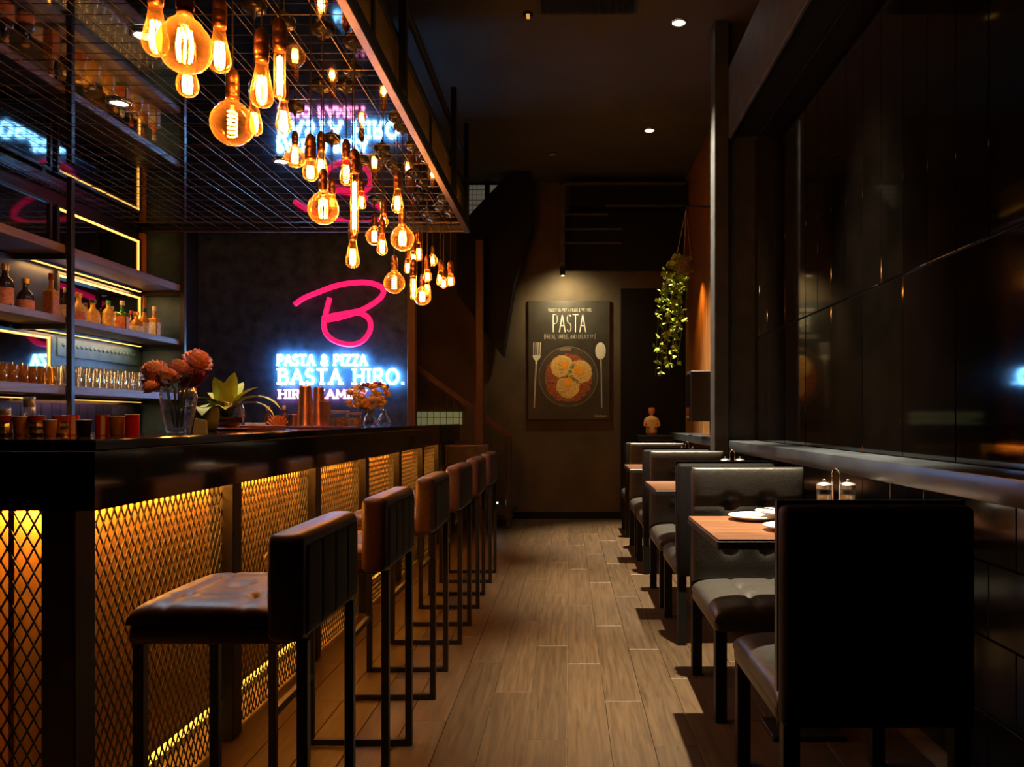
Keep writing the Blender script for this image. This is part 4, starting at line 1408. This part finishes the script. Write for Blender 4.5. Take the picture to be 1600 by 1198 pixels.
for px, d, hh, lab in ((7, 2.52, 0.088, 'clear candle glass with pale wax at the far left of the bar'), (46, 2.56, 0.125, 'taller clear candle glass with pale wax behind the cup row')):
    t = thing('candle_glass', lab, 'candle', on_bar(px, d), 0, 'candle glasses on the bar end')
    MB().lathe([(0.016, 0), (0.017, 0.004), (0.0185, hh), (0.0175, hh), (0.016, 0.006)], 16, cap1=False).obj('glass', clear, t, True)
    MB().lathe([(0.0165, hh * 0.72), (0.0172, hh * 0.93)], 14).obj('wax', M('candle_wax', (0.80, 0.66, 0.48), 0.5), t, True, sharp=40)
    MB().tube([(0, 0, hh * 0.93), (0.001, 0, hh * 1.02)], 0.001, 4).obj('wick', dark_cup, t)


def petal_bloom(R, material, n_rings=7, seed=1):
    """ruffled ball of overlapping cupped petals, dense at the heart"""
    rg = random.Random(seed)
    mb = MB()
    for k in range(n_rings):
        f_ = k / max(1, n_rings - 1)
        th = 0.12 + f_ * 1.75                  # polar angle of the petal centre
        npet = max(4, int(3 + 11 * math.sin(min(th, 1.6))))
        rr = R * (0.80 + 0.22 * f_)
        for i in range(npet):
            ph = 2 * PI * (i + 0.5 * (k % 2)) / npet + rg.uniform(-0.25, 0.25)
            c = Vector((math.sin(th) * math.cos(ph), math.sin(th) * math.sin(ph), math.cos(th)))
            up = Vector((-math.cos(th) * math.cos(ph), -math.cos(th) * math.sin(ph), math.sin(th)))
            sd = c.cross(up)
            sz = R * rg.uniform(0.36, 0.52)
            base = len(mb.v)
            for j in range(5):
                v_ = j / 4
                for q in range(5):
                    u_ = (q - 2) / 2
                    wd = sz * (0.35 + 0.65 * math.sin(PI * (0.15 + 0.6 * v_))) * u_ * 0.85
                    lift = 0.30 * sz * v_ * v_ + 0.16 * sz * math.sin(u_ * 5 + i * 2.1 + k) * v_ - 0.18 * sz * u_ * u_ * v_
                    p = c * (rr * (0.62 + 0.30 * v_) + lift) + up * (sz * (v_ * 1.25 - 0.55)) + sd * wd
                    mb.v.append(tuple(p))
            for j in range(4):
                for q in range(4):
                    b_ = base + j * 5 + q
                    mb.f.append((b_, b_ + 1, b_ + 6, b_ + 5))
    return mb


# vase with peonies
dv = 2.95
vx, vy, vz = on_bar(279, dv)
vs1 = thing('glass_vase', 'clear tapered glass vase holding coral and crimson peonies', 'vase', (vx, vy, vz))
MB().lathe([(0.038, 0.0), (0.043, 0.004), (0.052, 0.05), (0.062, 0.10), (0.066, 0.135), (0.062, 0.17), (0.060, 0.17), (0.064, 0.135), (0.060, 0.10), (0.050, 0.05), (0.040, 0.012), (0, 0.012)], 28, cap1=False).obj('glass', clear, vs1, True)
MB().lathe([(0.038, 0.014), (0.048, 0.05), (0.055, 0.085), (0, 0.085)], 24).obj('water', water_m, vs1, True)
k_ = dv / F
for i, (bx, by, R, m_, dy, lab) in enumerate((
    (243, 582, 21, peony_pink, 0.02, 'coral peony at the upper left of the vase'),
    (308, 566, 22, peony_pink, 0.02, 'coral peony at the upper right of the vase, highest bloom'),
    (279, 578, 18, peony_pink, -0.04, 'coral peony in the middle of the top row'),
    (262, 590, 15, peony_pink, -0.11, 'small tight coral peony at the front of the bouquet'),
    (243, 598, 20, peony_dark, 0.10, 'dark crimson peony drooping at the left'),
    (303, 595, 23, peony_dark, 0.10, 'dark crimson peony drooping at the right'),
    (236, 606, 13, peony_pink, -0.02, 'drooping coral peony lowest at the left edge'),
)):
    c = Vector(P(bx, by, dv + dy))
    t = thing('peony', lab, 'flower', tuple(c), 0, 'peonies in the vase')
    bl = petal_bloom(R * k_ * 0.95, m_, 7, i + 2).obj('bloom', m_, t, True)
    off = (c - Vector((vx, vy, c.z)))
    bl.rotation_euler = (0.5, off.x * 4, i)
    tgt = Vector((vx + off.x * 0.15, vy + off.y * 0.15, vz + 0.02)) - c
    mid = Vector((vx + off.x * 0.45, vy + off.y * 0.4, vz + 0.165)) - c
    MB().tube([(0, 0, -0.005), tuple(mid), tuple(tgt)], 0.0032, 6).obj('stem', stem_green, t, True)
for i, (a, b) in enumerate(((0.03, 0.10), (-0.035, 0.09))):
    pass

# bowl vase with lily leaves
dl = 3.55
vx, vy, vz = on_bar(354, dl)
vs2 = thing('bowl_vase', 'round clear glass bowl on a saucer holding yellow green lilies', 'vase', (vx, vy, vz))
MB().lathe([(0.075, 0.0), (0.10, 0.008), (0.098, 0.010), (0.07, 0.004), (0, 0.004)], 28, cap1=False).obj('saucer', M('terracotta_saucer', (0.25, 0.07, 0.03), 0.5), vs2, True, sharp=40)
MB().lathe([(0.045, 0.008), (0.070, 0.03), (0.080, 0.07), (0.072, 0.11), (0.058, 0.135), (0.056, 0.135), (0.070, 0.11), (0.077, 0.07), (0.066, 0.032), (0.04, 0.014)], 28, cap1=False).obj('glass', clear, vs2, True)
MB().lathe([(0.045, 0.014), (0.068, 0.034), (0.075, 0.062), (0, 0.062)], 24).obj('water', M('dark_pebbles', (0.05, 0.025, 0.02), 0.15, vary=0.6, scale=60), vs2, True)


def blade(L_, W_, bend, n=7, cup_=0.25):
    """leaf along +x rising then bending down, local origin at its base"""
    mb = MB()
    x, z, a = 0.0, 0.0, PI / 2 * 0.9
    for i in range(n + 1):
        s_ = i / n
        wd = W_ * math.sin(PI * min(1, 0.08 + 0.92 * s_)) ** 0.8 * (1 if s_ < 1 else 0)
        for q in (-1, -0.5, 0, 0.5, 1):
            mb.v.append((x - abs(q) * cup_ * wd * math.sin(a), q * wd, z + abs(q) * cup_ * wd * math.cos(a)))
        a -= bend / n
        x += L_ / n * math.cos(a)
        z += L_ / n * math.sin(a)
    for i in range(n):
        for q in range(4):
            b_ = i * 5 + q
            mb.f.append((b_, b_ + 1, b_ + 6, b_ + 5))
    return mb


lil = thing('lily_plant', 'yellow green lily with broad curling leaves standing in the glass bowl', 'plant', (vx, vy, vz + 0.05))
for i, (L_, W_, bend, rz) in enumerate(((0.20, 0.030, 1.1, 0.3), (0.21, 0.034, 0.9, 1.4), (0.19, 0.030, 1.3, 2.6), (0.16, 0.028, 1.7, 3.4), (0.30, 0.022, 2.3, -0.08), (0.26, 0.020, 2.6, 0.12),
                                      (0.20, 0.034, 0.6, -1.7), (0.17, 0.030, 1.5, -2.5), (0.22, 0.028, 0.5, -0.8), (0.14, 0.026, 2.0, -1.2), (0.15, 0.026, 1.9, 3.0))):
    o = blade(L_ * 1.08, W_ * 1.45, bend * 0.95).obj('leaf', lily_green, lil, True)
    o.rotation_euler = (0, 0, rz)
for i in range(4):
    MB().tube([(0, 0, -0.03), (0.012 * math.cos(i * 1.7), 0.012 * math.sin(i * 1.7), 0.12)], 0.004, 6).obj('stem', stem_green, lil, True)
gv = thing('leafy_pot', 'olive green leafy pot between the peony vase and the glass bowl', 'plant', on_bar(322, 3.28))
MB().lathe([(0.035, 0), (0.045, 0.01), (0.052, 0.06), (0.05, 0.10), (0.046, 0.10), (0.046, 0.06), (0, 0.05)], 20, cap1=False).obj('pot', M('olive_pot', (0.20, 0.21, 0.03), 0.4), gv, True, sharp=50)
for i in range(5):
    o = blade(0.13, 0.035, 1.6 + 0.2 * i).obj('leaf', lily_green, gv, True, (0, 0, 0.06))
    o.rotation_euler = (0, 0, i * 1.25)
tag(MB().add([(-0.02, 0, 0), (0.028, 0, 0), (0.03, 0.02, 0), (-0.018, 0.02, 0), (-0.012, 0.004, 0.055), (0.030, 0.004, 0.045), (0.03, 0.012, 0.045), (-0.012, 0.012, 0.055)],
             [(0, 1, 5, 4), (1, 2, 6, 5), (2, 3, 7, 6), (3, 0, 4, 7), (4, 5, 6, 7), (3, 2, 1, 0)]).obj('folded_card', M('pale_blue_card', (0.40, 0.48, 0.60), 0.5), None, False, on_bar(309, 2.93)),
    'small pale blue folded card beside the peony vase', 'card')

# things along the middle of the bar
for i, (px, lab) in enumerate(((389, 'cream block at the left of a row of three on the bar'), (399, 'cream block in the middle of a row of three on the bar'), (409, 'cream block at the right of a row of three on the bar'))):
    tag(MB().cbox(-0.016, 0.016, -0.02, 0.02, 0, 0.032, 0.003, 2).obj('wooden_block', cream, None, True, on_bar(px, 4.15), 50), lab, 'block', 'cream blocks on the bar')
tr = thing('serving_tray', 'long reddish wooden serving tray lying on the bar', 'tray', on_bar(395, 3.75))
tm = M('red_wood', (0.34, 0.09, 0.05), 0.35, vary=0.3, scale=20)
MB().cbox(-0.11, 0.13, -0.09, 0.09, 0.0, 0.008, 0.003).obj('base', tm, tr)
for a_, b_, c_, d_ in ((-0.11, 0.13, -0.09, -0.08), (-0.11, 0.13, 0.08, 0.09), (-0.11, -0.10, -0.08, 0.08), (0.12, 0.13, -0.08, 0.08)):
    MB().cbox(a_, b_, c_, d_, 0.008, 0.022, 0.002).obj('rim', tm, tr)
bm_ = thing('bar_mat', 'dark red rubber bar mat under the copper cups', 'mat', on_bar(470, 4.55))
MB().cbox(-0.16, 0.30, -0.14, 0.14, 0.0, 0.006, 0.002).obj('sheet', M('dark_red_rubber', (0.16, 0.02, 0.025), 0.4), bm_)
MB().cbox(-0.16, 0.30, -0.14, -0.128, 0.006, 0.011, 0.002).obj('rim', M('dark_red_rubber'), bm_)


def small_bottle(px, d, h_, lab):
    t = thing('bitters_bottle', lab, 'bottle', on_bar(px, d), 0, 'small bitters bottles')
    MB().lathe([(0.020, 0), (0.021, 0.005), (0.021, h_ * 0.5), (0.008, h_ * 0.66), (0.008, h_ * 0.8)], 14).obj('body', M('bitters_brown', (0.10, 0.02, 0.01), 0.15), t, True, sharp=50)
    MB().lathe([(0.009, h_ * 0.8), (0.011, h_ * 0.83), (0.011, h_ * 0.96), (0.008, h_)], 12).obj('cork', M('cork', (0.55, 0.33, 0.16), 0.7), t, True, sharp=40)


small_bottle(419, 4.45, 0.125, 'small brown bitters bottle with cork left of the orange fan')
small_bottle(444, 4.75, 0.135, 'small brown bitters bottle with cork right of the orange fan')
of = thing('orange_fan', 'orange folded paper fan standing on the bar', 'paper fan', on_bar(434, 4.30))
for i in range(9):
    a0 = PI * (0.08 + 0.84 * i / 9)
    a1 = PI * (0.08 + 0.84 * (i + 1) / 9)
    r_ = 0.066
    MB().add([(0, 0, 0), (r_ * math.cos(a0), 0.006, 0.008 + r_ * math.sin(a0)), (r_ * math.cos((a0 + a1) / 2), -0.008, 0.008 + r_ * math.sin((a0 + a1) / 2)), (r_ * math.cos(a1), 0.006, 0.008 + r_ * math.sin(a1)), (0, 0.01, 0)],
             [(0, 1, 2), (0, 2, 3), (4, 2, 1), (4, 3, 2)]).obj('pleat', M('orange_paper', (0.75, 0.20, 0.03), 0.6), of)


def copper_cup(px, d, h_, r_, lab, z=0.006, flip=False):
    t = thing('copper_shaker', lab, 'cup', (on_bar(px, d)[0], d, ZC + z), 0, 'copper shakers on the bar')
    pr = [(r_, 0), (r_ * 0.98, 0.004), (r_ * 0.74, h_), (0, h_)] if flip else [(r_ * 0.74, 0), (r_ * 0.75, 0.004), (r_ * 0.98, h_ - 0.004), (r_, h_), (r_ * 0.96, h_), (r_ * 0.7, 0.01), (0, 0.01)]
    MB().lathe(pr, 24, cap1=False).obj('body', copper, t, True, sharp=50)
    zz = 0.003 if flip else h_ - 0.003
    MB().tube([(r_ * math.cos(a), r_ * math.sin(a), zz) for a in [2 * PI * k / 20 for k in range(20)]], 0.0025, 5, True).obj('rim', copper, t, True)
    if flip:
        MB().lathe([(r_ * 0.72, h_), (r_ * 0.66, h_ + 0.006), (0, h_ + 0.006)], 20, cap0=False, cap1=False).obj('base_cap', copper, t, True, sharp=40)


copper_cup(477, 4.55, 0.235, 0.046, 'tallest copper shaker, left of the pair before the sign', 0.006, True)
copper_cup(498, 4.70, 0.235, 0.040, 'copper shaker right of the tallest one', 0.006, True)
copper_cup(508, 4.55, 0.15, 0.034, 'shorter copper shaker at the right of the tall pair', 0.006, False)
copper_cup(459, 4.75, 0.075, 0.030, 'short copper cup left of the tall shakers', 0.006, False)
for px, d, r_, h_, lab in ((531, 4.95, 0.058, 0.105, 'glass jar with copper lid left of another before the sign'), (555, 5.12, 0.042, 0.095, 'glass jar with copper lid nearest the orange flowers')):
    t = thing('storage_jar', lab, 'jar', on_bar(px, d), 0, 'jars with copper lids')
    MB().lathe([(r_ * 0.95, 0), (r_, 0.005), (r_, h_ * 0.86)], 22, cap1=False).obj('glass', clear, t, True)
    MB().lathe([(r_ * 0.92, 0.006), (r_ * 0.92, h_ * 0.62)], 20).obj('contents', M('jar_contents', (0.34, 0.13, 0.05), 0.6, vary=0.6, scale=70), t, True, sharp=40)
    MB().lathe([(r_ * 1.04, h_ * 0.86), (r_ * 1.05, h_ * 0.97), (r_ * 0.9, h_), (0, h_)], 22, cap1=False).obj('lid', copper, t, True, sharp=40)

# vase with dried orange flowers
do = 5.45
vx, vy, vz = on_bar(578, do)
v3 = thing('flask_vase', 'small clear flask vase holding the dried orange flowers', 'vase', (vx, vy, vz), 0)
fl_pr = [(0.030, 0.0), (0.046, 0.012), (0.050, 0.035), (0.036, 0.066), (0.020, 0.09), (0.018, 0.11), (0.024, 0.125), (0.022, 0.125), (0.016, 0.11), (0.018, 0.09), (0.033, 0.066), (0.047, 0.035), (0.042, 0.014), (0, 0.008)]
MB().lathe(fl_pr, 24, cap1=False).obj('glass', clear, v3, True)
MB().lathe([(0.040, 0.014), (0.045, 0.035), (0, 0.035)], 20).obj('water', water_m, v3, True)
v4 = thing('flask_vase', 'empty small clear flask vase right of the orange flowers', 'vase', on_bar(600, 5.6), 0)
MB().lathe(fl_pr, 24, cap1=False).obj('glass', clear, v4, True)
bn = thing('dried_flower_bunch', 'bushy bunch of dried orange flowers in the small flask vase', 'flowers', (vx, vy, vz + 0.10))
bl_me = petal_bloom(0.022, orange_dry, 3, 5).mesh('blossom', True)
bl_me.materials.append(orange_dry)
bl_me2 = petal_bloom(0.020, orange_dry, 3, 9).mesh('blossom', True)
bl_me2.materials.append(M('dried_yellow_petal', (0.98, 0.68, 0.12), 0.65, rand=0.3, scale=40))
bl_me3 = petal_bloom(0.020, orange_dry, 3, 11).mesh('blossom', True)
bl_me3.materials.append(M('dried_mauve_petal', (0.30, 0.09, 0.13), 0.65, rand=0.3, scale=40))
rg = random.Random(12)
for i in range(95):
    a = rg.uniform(0, 2 * PI)
    zz = rg.uniform(0.02, 0.20)
    rad = (0.03 + 0.115 * math.sin(PI * min(1, zz / 0.26 + 0.08))) * math.sqrt(rg.random())
    c = Vector((rad * math.cos(a) * 1.22, rad * math.sin(a), zz))
    o = link('blossom', bl_me3 if (zz > 0.18 and rg.random() < 0.5) else bl_me if rg.random() < 0.72 else bl_me2, None, bn, tuple(c))
    o.rotation_euler = (rg.uniform(-0.9, 0.9), rg.uniform(-0.9, 0.9), rg.uniform(0, 6))
    if i % 5 == 0:
        MB().tube([(0, 0, -0.06), tuple(c * 0.4), tuple(c)], 0.0015, 4).obj('stem', M('dry_stem', (0.20, 0.08, 0.03), 0.7), bn)

# ================================================================== HANGING IVY
hp = thing('hanging_planter', 'trailing green ivy in a brown hanging pot on three cords by the column', 'plant', P(1068, 405, 7.0))
base = Vector(hp.location)
top = Vector(P(1072, 328, 7.0)) - base
MB().lathe([(0.05, -0.13), (0.075, -0.10), (0.085, 0.0), (0.08, 0.0), (0.0, -0.02)], 20, cap1=False).obj('pot', M('brown_pot', (0.16, 0.10, 0.06), 0.7, vary=0.3, scale=30), hp, True, sharp=50)
for i in range(3):
    a = i * 2 * PI / 3 + 0.4
    MB().tube([(0.082 * math.cos(a), 0.082 * math.sin(a), -0.005), tuple(top)], 0.0035, 5).obj('cord', M('jute_cord', (0.36, 0.26, 0.17), 0.8), hp)
MB().tube([tuple(top), tuple(top + Vector((0, 0, 0.03))), (XR + 0.049 - base.x, 0, top.z + 0.03)], 0.008, 8).obj('wall_arm', black_metal, hp)
lf = MB()
ang = [(-0.5, 0.0), (-0.62, 0.30), (-0.25, 0.38), (-0.36, 0.72), (-0.08, 0.62), (0.0, 1.05), (0.08, 0.62), (0.36, 0.72), (0.25, 0.38), (0.62, 0.30), (0.5, 0.0), (0.0, -0.12)]
lf.add([(x * 0.05, y * 0.05, -abs(x) * 0.012) for x, y in ang] + [(0, 0.018, 0.005)], [(i, (i + 1) % 12, 12) for i in range(12)])
lf_me = lf.mesh('leaf', True)
lf_me.materials.append(leaf_green)
rg = random.Random(21)
strands = []
for sidx in range(16):
    a = rg.uniform(0, 2 * PI)
    # main curtain falls on the left side of the pot
    ex = rg.uniform(-0.22, 0.04)
    ln = rg.choice([0.45, 0.6, 0.75, 0.9, 1.0])
    p0 = Vector((0.07 * math.cos(a), 0.07 * math.sin(a), 0.02))
    p1 = Vector((0.11 * math.cos(a) + ex * 0.5, 0.11 * math.sin(a), -0.08))
    p2 = Vector((ex - 0.02, 0.09 * math.sin(a), -0.08 - ln * 0.5))
    p3 = Vector((ex - 0.07 * ln + 0.02 * math.sin(sidx), 0.06 * math.sin(a), -0.06 - ln))
    pts = []
    for k in range(13):
        t = k / 12
        pts.append(p0 * (1 - t) ** 3 + 3 * p1 * t * (1 - t) ** 2 + 3 * p2 * t * t * (1 - t) + p3 * t ** 3)
    MB().tube(pts, 0.0025, 4).obj('vine', stem_green, hp, True)
    strands.append(pts)
for i in range(290):
    pts = strands[i % 16]
    q = pts[rg.randrange(1, 13)]
    c = q + Vector((rg.uniform(-0.035, 0.035), rg.uniform(-0.04, 0.04), rg.uniform(-0.03, 0.03)))
    o = link('leaf', lf_me, None, hp, tuple(c))
    o.rotation_euler = (rg.uniform(0.3, 1.5), rg.uniform(-0.6, 0.6), rg.uniform(-1.2, 1.2) + (PI if rg.random() < 0.25 else 0))
    s_ = rg.uniform(0.6, 1.15)
    o.scale = (s_, s_, s_)

# picture frame projecting on the rear right wall
pf = thing('wall_screen', 'black framed box screen on the amber wall beyond the column', 'screen', (1.30, 7.45, 1.16))
MB().cbox(-0.14, 0.075, -0.12, 0.12, 0.0, 0.48, 0.006).obj('frame', black_metal, pf)
MB().cbox(-0.152, -0.141, -0.10, 0.10, 0.03, 0.45, 0.003).obj('glass', panel_m, pf)

# dark cabinet with a small figure at the rear right
cb = thing('rear_cabinet', 'low dark cabinet against the back wall at the right', 'cabinet', (1.0, 8.85, 0))
MB().cbox(-0.22, 0.30, -0.18, 0.30, 0.0, 1.0, 0.006).obj('body', satin_black, cb)
MB().cbox(-0.20, 0.03, -0.195, -0.181, 0.05, 0.95, 0.003).obj('door', satin_black, cb)
MB().cbox(0.05, 0.28, -0.195, -0.181, 0.05, 0.95, 0.003).obj('door', satin_black, cb)
struct(MB().box(0.62, XR + 0.04, 9.10, 9.19, 0, 2.72).obj('door_1', satin_black), 'black doorway beside the plaster wall at the rear right', 'door')
fg = thing('small_figurine', 'small figurine with dark hair and pale top on the dark rear cabinet', 'figurine', (0.945, 8.80, 1.0))
skin = M('figure_skin', (0.52, 0.20, 0.13), 0.5)
MB().lathe([(0.055, 0.0), (0.062, 0.03), (0.055, 0.10), (0.066, 0.16), (0.060, 0.20), (0.024, 0.215), (0.020, 0.235), (0.033, 0.25), (0.040, 0.275), (0.036, 0.305), (0.02, 0.322), (0, 0.326)], 18, cap1=False).obj('body', skin, fg, True)
MB().lathe([(0.058, 0.02), (0.066, 0.03), (0.060, 0.10), (0.071, 0.16), (0.064, 0.203), (0.03, 0.214)], 18, cap1=False).obj('pale_top', M('pale_top', (0.70, 0.58, 0.34), 0.7), fg, True)
hm = MB()
for i in range(9):
    for j in range(13):
        th_ = PI * 0.62 * i / 8
        ph = 2 * PI * j / 12
        rr = 0.046
        zz = rr * math.cos(th_)
        if math.sin(ph) < -0.35:
            th_ = min(th_, PI * 0.27)
            zz = rr * math.cos(th_)
        hm.v.append((rr * math.sin(th_) * math.cos(ph), rr * math.sin(th_) * math.sin(ph), 0.286 + zz))
for i in range(8):
    for j in range(12):
        b_ = i * 13 + j
        hm.f.append((b_, b_ + 1, b_ + 14, b_ + 13))
hm.obj('hair', dark_cup, fg, True)
for sx in (-1, 1):
    MB().tube([(sx * 0.064, 0, 0.185), (sx * 0.085, -0.03, 0.11), (sx * 0.03, -0.07, 0.09)], [0.018, 0.015, 0.011], 8).obj('arm', skin, fg, True)
